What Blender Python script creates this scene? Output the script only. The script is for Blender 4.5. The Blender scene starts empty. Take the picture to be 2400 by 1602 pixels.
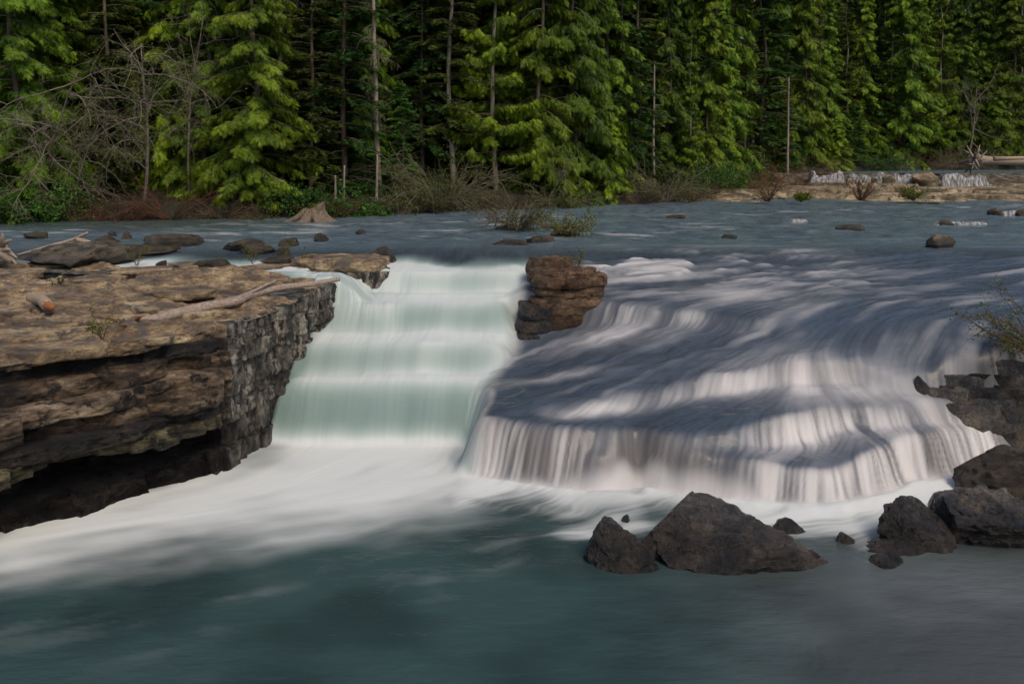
import bpy, bmesh, math, random
import numpy as np
from mathutils import Vector, Matrix

# ------------------------------------------------------------------ camera, sky, sun, exposure
scene = bpy.context.scene
COL = scene.collection
F_PX, CX, HZ, CAMZ = 2000.0, 1200.0, 380.0, 2.2          # photo pixels: focal, centre column, horizon row; camera height
cam_d = bpy.data.cameras.new('camera'); cam = bpy.data.objects.new('camera', cam_d); COL.objects.link(cam)
cam_d.sensor_width = 36.0; cam_d.lens = 30.0
cam_d.shift_y = -(801.0 - HZ) / 2400.0
cam_d.clip_start = 0.1; cam_d.clip_end = 2000
cam.location = (0, 0, CAMZ); cam.rotation_euler = (math.radians(90), 0, 0)
scene.camera = cam

SUN_EL, SUN_AZ = math.radians(50), math.radians(148)      # azimuth clockwise from +Y: behind the camera, to the right
world = bpy.data.worlds.new('World'); scene.world = world; world.use_nodes = True
wn = world.node_tree.nodes; wl = world.node_tree.links
sky = wn.new('ShaderNodeTexSky'); sky.sky_type = 'NISHITA'; sky.sun_disc = False
sky.sun_elevation = SUN_EL; sky.sun_rotation = SUN_AZ; sky.air_density = 1.0; sky.dust_density = 2.5; sky.ozone_density = 1.0
wl.new(sky.outputs[0], wn['Background'].inputs[0]); wn['Background'].inputs[1].default_value = 0.09
sd = bpy.data.lights.new('sun', 'SUN'); sun = bpy.data.objects.new('sun', sd); COL.objects.link(sun)
sd.energy = 1.5; sd.angle = math.radians(26); sd.color = (1.0, 0.84, 0.65)
sdir = Vector((math.sin(SUN_AZ) * math.cos(SUN_EL), math.cos(SUN_AZ) * math.cos(SUN_EL), math.sin(SUN_EL)))
sun.rotation_euler = (-sdir).to_track_quat('-Z', 'Y').to_euler()
scene.view_settings.view_transform = 'Standard'; scene.view_settings.look = 'None'
scene.view_settings.exposure = 0.4; scene.view_settings.gamma = 1.0; scene.view_settings.use_curve_mapping = False
scene.render.engine = 'CYCLES'
scene.cycles.max_bounces = 5; scene.cycles.diffuse_bounces = 3; scene.cycles.glossy_bounces = 2
scene.cycles.transmission_bounces = 3; scene.cycles.transparent_max_bounces = 4
scene.cycles.use_denoising = True

# ------------------------------------------------------------------ small maths
def at_z(px, py, z):
    Y = (CAMZ - z) * F_PX / (py - HZ); return np.array(((px - CX) / F_PX * Y, Y, z))
def at_y(px, py, Y):
    return np.array(((px - CX) / F_PX * Y, Y, CAMZ - (py - HZ) * Y / F_PX))
def sm(t):
    t = np.clip(t, 0, 1); return t * t * (3 - 2 * t)
def lerp(a, b, t): return a + (b - a) * t
def interp(x, pts):
    p = sorted(pts); return np.interp(x, [q[0] for q in p], [q[1] for q in p])

_G = np.random.RandomState(7)
_PERM = np.concatenate([_G.permutation(512)] * 3)
_GR = _G.normal(size=(512, 3)); _GR /= np.linalg.norm(_GR, axis=1)[:, None]
def perlin(x, y, z=0.0, seed=0):
    x, y, z = np.broadcast_arrays(np.asarray(x, float) + seed * 17.31, np.asarray(y, float) + seed * 5.77, np.asarray(z, float) + seed * 9.13)
    xi = np.floor(x).astype(int); yi = np.floor(y).astype(int); zi = np.floor(z).astype(int)
    xf = x - xi; yf = y - yi; zf = z - zi
    u = xf * xf * xf * (xf * (xf * 6 - 15) + 10); v = yf * yf * yf * (yf * (yf * 6 - 15) + 10); w = zf * zf * zf * (zf * (zf * 6 - 15) + 10)
    r = 0
    for dx in (0, 1):
        for dy in (0, 1):
            for dz in (0, 1):
                h = _PERM[_PERM[_PERM[(xi + dx) & 511] + ((yi + dy) & 511)] + ((zi + dz) & 511)]
                g = _GR[h]
                d = g[..., 0] * (xf - dx) + g[..., 1] * (yf - dy) + g[..., 2] * (zf - dz)
                r = r + d * (u if dx else 1 - u) * (v if dy else 1 - v) * (w if dz else 1 - w)
    return r * 1.6
def fbm(x, y, z=0.0, seed=0, o=4, gain=0.5):
    r = 0; a = 1.0; f = 1.0
    for i in range(o):
        r = r + a * perlin(np.asarray(x) * f, np.asarray(y) * f, np.asarray(z) * f, seed + i * 3); a *= gain; f *= 2.03
    return r
def ridged(x, y, z=0.0, seed=0, o=4):
    r = 0; a = 0.6; f = 1.0
    for i in range(o):
        r = r + a * (1 - 2 * np.abs(perlin(np.asarray(x) * f, np.asarray(y) * f, np.asarray(z) * f, seed + i * 3))); a *= 0.5; f *= 2.1
    return r

# ------------------------------------------------------------------ object helpers
def link_mesh(name, verts, faces, mat=None, parent=None, smooth=True, attrs=None):
    me = bpy.data.meshes.new(name)
    verts = np.asarray(verts, dtype=np.float32)
    if isinstance(faces, np.ndarray):
        n, k = faces.shape
        me.vertices.add(len(verts)); me.vertices.foreach_set('co', verts.ravel())
        me.loops.add(n * k); me.loops.foreach_set('vertex_index', faces.astype(np.int32).ravel())
        me.polygons.add(n); me.polygons.foreach_set('loop_start', (np.arange(n) * k).astype(np.int32))
        me.polygons.foreach_set('loop_total', np.full(n, k, np.int32))
        me.update(calc_edges=True)
    else:
        me.from_pydata([tuple(map(float, v)) for v in verts], [], [tuple(map(int, f)) for f in faces])
    if smooth: me.polygons.foreach_set('use_smooth', np.ones(len(me.polygons), dtype=bool))
    for an, arr in (attrs or {}).items():
        arr = np.asarray(arr, np.float32)
        if arr.ndim == 1:
            a = me.attributes.new(an, 'FLOAT', 'POINT'); a.data.foreach_set('value', arr)
        else:
            a = me.attributes.new(an, 'FLOAT_COLOR', 'POINT')
            a.data.foreach_set('color', np.concatenate([arr[:, :3], np.ones((len(arr), 1), np.float32)], 1).ravel())
    if mat: me.materials.append(mat)
    o = bpy.data.objects.new(name, me); COL.objects.link(o)
    if parent is not None: o.parent = parent
    return o
def tag(o, label=None, cat=None, group=None, kind=None):
    if label: o['label'] = label
    if cat: o['category'] = cat
    if group: o['group'] = group
    if kind: o['kind'] = kind
    return o
def empty(name, loc=(0, 0, 0), rz=0.0, sc=1.0):
    o = bpy.data.objects.new(name, None); COL.objects.link(o); o.empty_display_size = 0.2
    o.location = [float(c) for c in loc]; o.rotation_euler = (0, 0, rz); o.scale = (sc, sc, sc)
    return o
def copy_tree(o, parent=None):
    c = o.copy(); COL.objects.link(c); c.parent = parent
    for ch in list(o.children): copy_tree(ch, c)
    return c
def grid_faces(nr, nc, keep=None):
    i = np.arange(nr - 1)[:, None] * nc + np.arange(nc - 1)[None, :]
    f = np.stack([i, i + 1, i + nc + 1, i + nc], -1)
    return f[keep] if keep is not None else f.reshape(-1, 4)

class MB:
    """collects vertices, triangles and a per-vertex tint"""
    def __init__(s): s.v = []; s.f = []; s.t = []; s.n = 0
    def add(s, v, f, t=0.5):
        v = np.asarray(v, float).reshape(-1, 3); f = np.asarray(f, int).reshape(-1, 3)
        s.v.append(v); s.f.append(f + s.n); s.t.append(np.broadcast_to(np.asarray(t, float), (len(v),))); s.n += len(v)
    def tube(s, pts, rad, k=5, t=0.5, cap=True):
        pts = np.asarray(pts, float); n = len(pts); rad = np.broadcast_to(np.asarray(rad, float), (n,))
        d = np.gradient(pts, axis=0); d /= np.linalg.norm(d, axis=1)[:, None] + 1e-9
        up = np.where(np.abs(d[:, 2:3]) > 0.9, [[1.0, 0, 0]], [[0, 0, 1.0]])
        a = np.cross(d, up); a /= np.linalg.norm(a, axis=1)[:, None] + 1e-9; b = np.cross(d, a)
        th = np.arange(k) * 2 * np.pi / k
        v = pts[:, None] + rad[:, None, None] * (np.cos(th)[None, :, None] * a[:, None] + np.sin(th)[None, :, None] * b[:, None])
        i = np.arange(n - 1)[:, None] * k; j = np.arange(k)[None, :]; j2 = (j + 1) % k
        f = np.stack([np.stack([i + j, i + j2, i + k + j2], -1), np.stack([i + j, i + k + j2, i + k + j], -1)], 2).reshape(-1, 3)
        v = v.reshape(-1, 3); f = [f]
        if cap:
            v = np.vstack([v, pts[0], pts[-1]]); m = n * k; jj = np.arange(k)
            f.append(np.stack([np.full(k, m), (jj + 1) % k, jj], -1)); f.append(np.stack([np.full(k, m + 1), (n - 1) * k + jj, (n - 1) * k + (jj + 1) % k], -1))
        s.add(v, np.vstack(f), t)
    def leaves(s, base, tip, side, w, t):
        """narrow pointed leaf triangles, arrays of n"""
        n = len(base); m = base + (tip - base) * 0.35
        v = np.stack([base, m + side * w[:, None], tip, m - side * w[:, None]], 1).reshape(-1, 3)
        q = np.arange(n)[:, None] * 4
        s.add(v, np.concatenate([q + [0, 1, 2], q + [0, 2, 3]], 0), np.repeat(t, 4))
    def spikes(s, base, tip, side, w, t):
        n = len(base); v = np.stack([base + side * w[:, None], tip, base - side * w[:, None]], 1).reshape(-1, 3)
        s.add(v, np.arange(n * 3).reshape(-1, 3), np.repeat(t, 3))
    def build(s, name, mat, parent=None, smooth=True):
        if not s.v: return None
        o = link_mesh(name, np.vstack(s.v), np.vstack(s.f), mat, parent, smooth, {'tint': np.concatenate(s.t)})
        if name in ('limbs', 'crown', 'branches', 'leaves', 'stems', 'dead_limbs', 'moss'): o['kind'] = 'stuff'
        return o

# ------------------------------------------------------------------ materials
def mat_new(name):
    m = bpy.data.materials.new(name); m.use_nodes = True
    return m, m.node_tree.nodes, m.node_tree.links, m.node_tree.nodes['Principled BSDF']
def nd(nodes, kind, **kw):
    n = nodes.new(kind)
    for k, v in kw.items():
        if k in n.inputs: n.inputs[k].default_value = v
        else: setattr(n, k, v)
    return n
def ramp(nodes, stops):
    r = nodes.new('ShaderNodeValToRGB'); e = r.color_ramp.elements
    while len(e) < len(stops): e.new(0.5)
    for el, (p, c) in zip(e, stops): el.position = p; el.color = (*c, 1) if len(c) == 3 else c
    return r
def rock_mat(name, cols, scale=1.0, rough=(0.55, 0.9), patch=None, patch_amt=0.55, bump=0.5, stretch=(1, 1, 1), wet_z=None, streak=False, crack=0.25):
    m, N, L, b = mat_new(name)
    g = N.new('ShaderNodeNewGeometry'); mp = nd(N, 'ShaderNodeMapping'); mp.inputs['Scale'].default_value = stretch
    L.new(g.outputs['Position'], mp.inputs['Vector'])
    n1 = nd(N, 'ShaderNodeTexNoise', Scale=1.6 * scale, Detail=9.0, Roughness=0.62); L.new(mp.outputs[0], n1.inputs['Vector'])
    r1 = ramp(N, [(0.36, cols[0]), (0.46, cols[1]), (0.54, cols[2]), (0.66, cols[3])]); L.new(n1.outputs['Fac'], r1.inputs[0])
    col = r1.outputs[0]
    n2 = nd(N, 'ShaderNodeTexNoise', Scale=11.0 * scale, Detail=8.0, Roughness=0.7); L.new(mp.outputs[0], n2.inputs['Vector'])
    r2 = ramp(N, [(0.36, (0.30,) * 3), (0.50, (0.95,) * 3), (0.64, (1.45,) * 3)]); L.new(n2.outputs['Fac'], r2.inputs[0])
    mx = nd(N, 'ShaderNodeMixRGB', blend_type='MULTIPLY'); mx.inputs[0].default_value = 0.8
    L.new(col, mx.inputs[1]); L.new(r2.outputs[0], mx.inputs[2]); col = mx.outputs[0]
    if patch:
        n3 = nd(N, 'ShaderNodeTexNoise', Scale=3.3 * scale, Detail=10.0, Roughness=0.68)
        mp3 = nd(N, 'ShaderNodeMapping'); mp3.inputs['Location'].default_value = (7, 3, 1)
        if streak: mp3.inputs['Scale'].default_value = (1.6, 1.6, 0.7)
        L.new(g.outputs['Position'], mp3.inputs['Vector']); L.new(mp3.outputs[0], n3.inputs['Vector'])
        r3 = ramp(N, [(patch_amt - 0.04, (0, 0, 0)), (patch_amt + 0.05, (1, 1, 1))]); L.new(n3.outputs['Fac'], r3.inputs[0])
        mx3 = N.new('ShaderNodeMixRGB'); mx3.inputs[2].default_value = (*patch, 1)
        L.new(r3.outputs[0], mx3.inputs[0]); L.new(col, mx3.inputs[1]); col = mx3.outputs[0]
    rr = nd(N, 'ShaderNodeMapRange'); rr.inputs['To Min'].default_value = rough[0]; rr.inputs['To Max'].default_value = rough[1]
    L.new(n2.outputs['Fac'], rr.inputs['Value']); rough_out = rr.outputs[0]
    if wet_z is not None:      # splashed, permanently wet zone just above the water
        sp = N.new('ShaderNodeSeparateXYZ'); L.new(g.outputs['Position'], sp.inputs[0])
        ad = nd(N, 'ShaderNodeMath', operation='MULTIPLY_ADD'); L.new(n1.outputs['Fac'], ad.inputs[0]); ad.inputs[1].default_value = -0.5; L.new(sp.outputs[2], ad.inputs[2])
        mr = nd(N, 'ShaderNodeMapRange'); mr.inputs['From Min'].default_value = wet_z - 0.42; mr.inputs['From Max'].default_value = wet_z - 0.12
        mr.inputs['To Min'].default_value = 1.0; mr.inputs['To Max'].default_value = 0.0; L.new(ad.outputs[0], mr.inputs['Value'])
        mw = nd(N, 'ShaderNodeMixRGB', blend_type='MULTIPLY'); mw.inputs[2].default_value = (0.42, 0.40, 0.40, 1)
        L.new(mr.outputs[0], mw.inputs[0]); L.new(col, mw.inputs[1]); col = mw.outputs[0]
        mr2 = N.new('ShaderNodeMixRGB'); mr2.inputs[2].default_value = (0.28,) * 3 + (1,)
        L.new(mr.outputs[0], mr2.inputs[0]); L.new(rough_out, mr2.inputs[1]); rough_out = mr2.outputs[0]
    L.new(col, b.inputs['Base Color']); L.new(rough_out, b.inputs['Roughness'])
    n4 = nd(N, 'ShaderNodeTexNoise', Scale=24.0 * scale, Detail=10.0, Roughness=0.72); L.new(mp.outputs[0], n4.inputs['Vector'])
    vo = nd(N, 'ShaderNodeTexVoronoi', feature='DISTANCE_TO_EDGE', Scale=2.3 * scale)
    wv = nd(N, 'ShaderNodeMixRGB', blend_type='ADD'); wv.inputs[0].default_value = 0.35; L.new(mp.outputs[0], wv.inputs[1]); L.new(n1.outputs['Color'], wv.inputs[2]); L.new(wv.outputs[0], vo.inputs['Vector'])
    rv = ramp(N, [(0.0, (0, 0, 0)), (0.035, (1, 1, 1))]); L.new(vo.outputs['Distance'], rv.inputs[0])
    ma = nd(N, 'ShaderNodeMath', operation='MULTIPLY_ADD'); L.new(rv.outputs[0], ma.inputs[0]); ma.inputs[1].default_value = crack; L.new(n4.outputs['Fac'], ma.inputs[2])
    bp = nd(N, 'ShaderNodeBump', Strength=min(1.0, bump * 1.4), Distance=0.09); L.new(ma.outputs[0], bp.inputs['Height']); L.new(bp.outputs[0], b.inputs['Normal'])
    return m
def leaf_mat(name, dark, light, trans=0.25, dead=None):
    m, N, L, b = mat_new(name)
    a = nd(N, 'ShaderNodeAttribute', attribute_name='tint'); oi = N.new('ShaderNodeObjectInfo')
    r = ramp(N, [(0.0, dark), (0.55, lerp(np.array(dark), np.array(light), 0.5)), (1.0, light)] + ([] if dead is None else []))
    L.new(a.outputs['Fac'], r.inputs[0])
    hs = nd(N, 'ShaderNodeHueSaturation'); mr = nd(N, 'ShaderNodeMapRange'); mr.inputs['To Min'].default_value = 0.62; mr.inputs['To Max'].default_value = 1.35
    L.new(oi.outputs['Random'], mr.inputs['Value']); L.new(mr.outputs[0], hs.inputs['Value']); L.new(r.outputs[0], hs.inputs['Color'])
    L.new(hs.outputs[0], b.inputs['Base Color']); b.inputs['Roughness'].default_value = 0.6
    b.inputs['Specular IOR Level'].default_value = 0.25
    tr = N.new('ShaderNodeBsdfTranslucent'); L.new(hs.outputs[0], tr.inputs[0]); mx = N.new('ShaderNodeMixShader'); mx.inputs[0].default_value = trans
    L.new(b.outputs[0], mx.inputs[1]); L.new(tr.outputs[0], mx.inputs[2]); L.new(mx.outputs[0], N['Material Output'].inputs[0])
    return m
def bark_mat(name, c0, c1, sc=(14, 14, 2.5), bump=0.5):
    m, N, L, b = mat_new(name)
    tc = N.new('ShaderNodeTexCoord'); mp = nd(N, 'ShaderNodeMapping'); mp.inputs['Scale'].default_value = sc; L.new(tc.outputs['Object'], mp.inputs['Vector'])
    n = nd(N, 'ShaderNodeTexNoise', Scale=1.0, Detail=8.0, Roughness=0.68); L.new(mp.outputs[0], n.inputs['Vector'])
    r = ramp(N, [(0.32, c0), (0.68, c1)]); L.new(n.outputs['Fac'], r.inputs[0]); L.new(r.outputs[0], b.inputs['Base Color'])
    b.inputs['Roughness'].default_value = 0.85
    bp = nd(N, 'ShaderNodeBump', Strength=bump, Distance=0.03); L.new(n.outputs['Fac'], bp.inputs['Height']); L.new(bp.outputs[0], b.inputs['Normal'])
    return m

M = {}
M['tan'] = rock_mat('dry_sandstone', [(0.10, 0.068, 0.046), (0.25, 0.175, 0.105), (0.42, 0.30, 0.17), (0.55, 0.43, 0.27)], 1.0, patch=(0.13, 0.11, 0.095), patch_amt=0.55, stretch=(1, 1, 3), bump=0.6)
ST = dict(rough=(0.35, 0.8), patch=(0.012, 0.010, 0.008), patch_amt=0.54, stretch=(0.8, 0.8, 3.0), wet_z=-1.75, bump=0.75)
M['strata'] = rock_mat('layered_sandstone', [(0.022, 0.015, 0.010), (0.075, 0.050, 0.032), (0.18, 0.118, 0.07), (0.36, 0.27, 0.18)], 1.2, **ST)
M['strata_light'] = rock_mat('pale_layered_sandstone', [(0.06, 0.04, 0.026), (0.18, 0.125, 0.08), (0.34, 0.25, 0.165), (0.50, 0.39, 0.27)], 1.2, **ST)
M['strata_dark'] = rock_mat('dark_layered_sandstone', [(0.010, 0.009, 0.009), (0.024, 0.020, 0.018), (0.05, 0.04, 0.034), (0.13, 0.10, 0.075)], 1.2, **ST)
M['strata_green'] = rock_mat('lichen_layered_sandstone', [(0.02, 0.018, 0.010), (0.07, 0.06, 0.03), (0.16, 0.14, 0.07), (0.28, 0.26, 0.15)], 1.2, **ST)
M['wall'] = rock_mat('jointed_sandstone', [(0.035, 0.031, 0.027), (0.12, 0.108, 0.09), (0.26, 0.235, 0.195), (0.44, 0.41, 0.34)], 1.6, rough=(0.45, 0.9), patch=(0.014, 0.013, 0.011), patch_amt=0.52, wet_z=-1.75, bump=0.6, streak=True, crack=0.0, stretch=(1.4, 1.4, 0.6))
M['brown'] = rock_mat('brown_sandstone', [(0.05, 0.03, 0.018), (0.15, 0.088, 0.048), (0.26, 0.16, 0.088), (0.36, 0.24, 0.14)], 1.8, patch=(0.04, 0.028, 0.02), patch_amt=0.56, stretch=(0.8, 0.8, 2.6), wet_z=-0.75, bump=0.8)
M['boulder'] = rock_mat('dark_basalt', [(0.022, 0.022, 0.024), (0.050, 0.047, 0.046), (0.095, 0.082, 0.072), (0.20, 0.165, 0.13)], 1.7, rough=(0.14, 0.38), patch=(0.085, 0.062, 0.045), patch_amt=0.60, wet_z=-1.95, bump=0.5)
M['wetrock'] = rock_mat('wet_black_rock', [(0.010, 0.011, 0.012), (0.026, 0.026, 0.027), (0.05, 0.043, 0.036), (0.10, 0.075, 0.05)], 1.6, rough=(0.15, 0.42), bump=0.6)
M['riverrock'] = rock_mat('river_rock', [(0.03, 0.026, 0.02), (0.08, 0.065, 0.046), (0.15, 0.12, 0.082), (0.24, 0.19, 0.13)], 1.8, rough=(0.4, 0.8), patch=(0.045, 0.048, 0.018), patch_amt=0.6, stretch=(1, 1, 2.5), wet_z=0.22)
M['shelf'] = rock_mat('far_shelf_rock', [(0.05, 0.04, 0.024), (0.16, 0.12, 0.07), (0.32, 0.24, 0.15), (0.46, 0.37, 0.25)], 0.6, patch=(0.07, 0.065, 0.026), patch_amt=0.55, stretch=(0.7, 0.7, 2))
M['soil'] = rock_mat('forest_floor', [(0.006, 0.006, 0.004), (0.014, 0.013, 0.007), (0.022, 0.02, 0.01), (0.03, 0.032, 0.012)], 0.8, rough=(0.8, 1.0))
M['drift'] = bark_mat('driftwood', (0.16, 0.12, 0.095), (0.40, 0.32, 0.26), (30, 5, 30))
M['drift_pale'] = bark_mat('pale_driftwood', (0.20, 0.14, 0.09), (0.46, 0.37, 0.27), (26, 26, 26))
M['cut'] = bark_mat('orange_heartwood', (0.16, 0.05, 0.016), (0.42, 0.17, 0.06), (50, 50, 50))
M['stump'] = bark_mat('weathered_stump_wood', (0.05, 0.036, 0.024), (0.24, 0.18, 0.125), (22, 22, 4), 0.9)
M['bark'] = bark_mat('conifer_bark', (0.045, 0.034, 0.026), (0.16, 0.125, 0.095), (9, 9, 1.6))
M['bark_pale'] = bark_mat('pale_bark', (0.10, 0.085, 0.066), (0.34, 0.29, 0.23), (9, 9, 1.6))
M['limb'] = bark_mat('conifer_limb', (0.08, 0.06, 0.042), (0.20, 0.155, 0.11), (6, 6, 6))
M['alder'] = bark_mat('alder_bark', (0.08, 0.066, 0.05), (0.25, 0.215, 0.17), (6, 6, 6))
M['twig'] = bark_mat('brown_twig', (0.06, 0.035, 0.022), (0.15, 0.09, 0.055), (6, 6, 6))
M['redtwig'] = bark_mat('red_twig', (0.07, 0.026, 0.016), (0.16, 0.065, 0.035), (6, 6, 6))
M['lichen'] = bark_mat('lichen_twig', (0.10, 0.085, 0.06), (0.24, 0.20, 0.15), (6, 6, 6))
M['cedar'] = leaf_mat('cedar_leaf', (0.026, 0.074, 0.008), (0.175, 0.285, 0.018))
M['cedar_b'] = leaf_mat('sunny_cedar_leaf', (0.042, 0.095, 0.008), (0.24, 0.34, 0.018))  # brighter copy of the cedar leaf, sunlight put into its colour
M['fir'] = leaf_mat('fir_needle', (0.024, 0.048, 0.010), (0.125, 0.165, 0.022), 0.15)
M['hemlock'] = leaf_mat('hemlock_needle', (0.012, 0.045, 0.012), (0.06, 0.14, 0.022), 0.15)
M['young'] = leaf_mat('young_fir_needle', (0.018, 0.058, 0.010), (0.07, 0.17, 0.02), 0.2)
M['budleaf'] = leaf_mat('spring_leaf', (0.035, 0.050, 0.010), (0.14, 0.16, 0.03), 0.3)
M['moss'] = leaf_mat('moss_leaf', (0.04, 0.06, 0.008), (0.16, 0.19, 0.02), 0.2)

def water_mat():
    m, N, L, b = mat_new('river_water')
    c = nd(N, 'ShaderNodeAttribute', attribute_name='wcol'); f = nd(N, 'ShaderNodeAttribute', attribute_name='foam')
    L.new(c.outputs['Color'], b.inputs['Base Color'])
    mr = nd(N, 'ShaderNodeMapRange'); mr.inputs['To Min'].default_value = 0.27; mr.inputs['To Max'].default_value = 0.9; L.new(f.outputs['Fac'], mr.inputs['Value']); L.new(mr.outputs[0], b.inputs['Roughness'])
    b.inputs['IOR'].default_value = 1.33
    ms = nd(N, 'ShaderNodeMapRange'); ms.inputs['To Min'].default_value = 0.5; ms.inputs['To Max'].default_value = 0.1; L.new(f.outputs['Fac'], ms.inputs['Value']); L.new(ms.outputs[0], b.inputs['Specular IOR Level'])
    g = N.new('ShaderNodeNewGeometry'); mp = nd(N, 'ShaderNodeMapping'); mp.inputs['Scale'].default_value = (1.2, 3.0, 1); L.new(g.outputs['Position'], mp.inputs['Vector'])
    n = nd(N, 'ShaderNodeTexNoise', Scale=1.5, Detail=4.0, Roughness=0.55); L.new(mp.outputs[0], n.inputs['Vector'])
    mb = nd(N, 'ShaderNodeMapRange'); mb.inputs['To Min'].default_value = 0.42; mb.inputs['To Max'].default_value = 0.02; L.new(f.outputs['Fac'], mb.inputs['Value'])
    bp = nd(N, 'ShaderNodeBump', Distance=0.06); L.new(mb.outputs[0], bp.inputs['Strength']); L.new(n.outputs['Fac'], bp.inputs['Height']); L.new(bp.outputs[0], b.inputs['Normal'])
    return m
M['water'] = water_mat()

# ------------------------------------------------------------------ the river: one continuous height function
def tps(pts):
    P = np.array(pts, float); n = len(P)
    def U(r2): return r2 * np.log(r2 + 1e-9)
    K = U(((P[:, None, :2] - P[None, :, :2]) ** 2).sum(-1)) + np.eye(n) * 0.25
    A = np.zeros((n + 3, n + 3)); A[:n, :n] = K; A[:n, n] = 1; A[:n, n + 1:] = P[:, :2]; A[n, :n] = 1; A[n + 1:, :n] = P[:, :2].T
    w = np.linalg.solve(A, np.concatenate([P[:, 2], np.zeros(3)]))
    def f(X, Y):
        z = w[n] + w[n + 1] * X + w[n + 2] * Y
        for i in range(n): z = z + w[i] * U((X - P[i, 0]) ** 2 + (Y - P[i, 1]) ** 2)
        return z
    return f
LA = [(0.3, 17.1), (0.8, 16.95), (1.5, 16.6), (1.8, 16.4), (2.8, 16.1), (3.6, 15.95), (4.4, 15.55), (5.2, 15.2), (12, 14.6)]
LB = [(-1, 13.3), (-0.3, 13.15), (0.83, 12.95), (1.5, 13.15), (2.27, 13.35), (3.1, 13.75), (4.2, 13.9), (5.2, 14.2), (5.9, 14.0), (6.6, 13.8), (12, 14.6)]
LC = [(-1.5, 12.95), (-0.3, 12.8), (0.4, 12.55), (1.5, 12.42), (1.75, 12.3), (2.34, 12.1), (3.43, 11.85), (4.33, 11.6), (4.7, 11.9), (5.1, 12.15), (5.8, 12.6), (6.8, 13.0), (8, 13.5), (12, 14.2)]
common = [(6.3, 15.9, -0.5), (7.4, 14.7, -0.6), (8.6, 18.5, -0.3), (10, 15.5, -0.5), (5.6, 17.5, -0.36), (11, 20, -0.05), (6.0, 14.9, -0.78)]
riv = [(x, y, 0.0) for x in (0, 3, 6, 9, 12) for y in (21.8, 24)]
S_up = tps(common + riv + [(1.8, 16.4, -0.50), (2.8, 16.2, -0.52), (3.7, 16.0, -0.55), (4.5, 15.7, -0.6), (2.5, 18.5, -0.26), (0.6, 18.3, -0.16), (0.4, 17.0, -0.42), (3, 20.2, -0.06), (1, 20, -0.06)])
S_mid = tps(common + [(0.2, 16.0, -1.20), (0.9, 16.2, -1.02), (1.8, 16.2, -0.84), (2.8, 16.0, -0.76), (4.2, 15.4, -0.78), (3.75, 15.0, -0.95), (5.1, 13.9, -1.06), (1.48, 14.8, -1.08), (0.37, 14.8, -1.36), (-0.3, 13.15, -1.56),
                      (0.83, 12.95, -1.50), (1.5, 13.15, -1.42), (2.27, 13.35, -1.33), (3.1, 13.75, -1.2), (4.2, 13.9, -1.1), (6.6, 14.0, -1.2), (0.2, 17.5, -0.8)])
S_low = tps([(-0.3, 12.95, -1.62), (0.4, 12.6, -1.72), (1.5, 12.45, -1.68), (2.34, 12.15, -1.86), (3.43, 11.9, -1.88), (4.33, 11.65, -2.02), (5.1, 12.2, -1.82), (5.8, 12.65, -1.7), (6.8, 13.1, -1.75), (8, 13.6, -2.0), (10, 14.1, -2.1),
             (0.83, 12.6, -1.6), (1.5, 12.85, -1.55), (2.27, 13.1, -1.48), (3.1, 13.55, -1.36), (4.2, 13.7, -1.26), (5.2, 14.0, -1.16), (6.6, 13.8, -1.35), (4.0, 12.6, -1.66), (3.0, 12.6, -1.66)])
XL = [(10, -0.55), (12.9, -0.5), (13.6, -0.42), (14.5, -0.32), (15.3, 0.0), (16, 0.1), (17, 0.14), (18, 0.36), (19, 0.6), (20, 0.9), (23, 1.4)]
LIPS = [(14.58, -2.40, -1.545), (15.33, -1.51, -1.075), (16.75, -1.03, -0.565), (18.05, -0.53, -0.135)]
def stepf(Y, L, w): return sm((Y - L + w) / w)
def chute_z(X, Y):
    bow = 0.13 * np.sin((X + 3.5) * 0.9) + 0.16 * perlin(X * 0.9, 0.3, 0, 5) + 0.05 * perlin(X * 3.1, 0.3, 0, 6)
    z = np.full(X.shape, -2.40)
    for k, (L, zb, zt) in enumerate(LIPS):
        Lk = L + bow * (1 if k % 2 else -1) * 0.8
        zt2 = zt + 0.03 * sm((Y - Lk) / 0.8) + 0.03 * perlin(X * 0.8, k * 3.1, 0, 9)
        z = lerp(z, zt2, stepf(Y, Lk, 0.70 if k == 0 else 0.44))
    for (L, zb, zt) in LIPS: z = z + 0.03 * np.exp(-((Y - (L - 0.55)) / 0.2) ** 2)
    z = lerp(z, 0.0, sm((Y - 19.25) / 2.4))
    z = np.where((X < -2.95) & (Y > np.where(X > -4.3, 18.9, 17.5)), lerp(z, -0.05, sm((-2.85 - X) / 0.3)), z)
    fall = -0.07 - 1.0 * np.clip((X + 3.75) / 1.2, 0, 3) ** 1.9 + 0.015 * perlin(Y * 4, X, 0, 4)
    win = sm((Y - 16.62) / 0.22) * sm((18.1 - Y) / 0.2)
    z = np.where((X < -2.3), np.maximum(z, lerp(-3.0, fall, win)), z)
    z = np.where((X < -4.05) & (Y < 17.25), -2.4, z)
    return z
LD = [(-1.5, 12.95), (-0.3, 12.78), (0.3, 12.55), (0.9, 12.36), (1.5, 12.36), (1.75, 12.48), (2.1, 12.36), (2.6, 12.25), (3.0, 12.3), (3.5, 12.45), (4.0, 12.62), (4.7, 12.9), (5.3, 13.1), (5.9, 13.0), (6.8, 13.35), (12, 14.5)]
ZD = [(-1, -1.62), (0.3, -1.64), (1.5, -1.65), (2.1, -1.66), (3.0, -1.67), (4.0, -1.57), (5, -1.50), (6.8, -1.55), (9, -1.8)]
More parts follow.
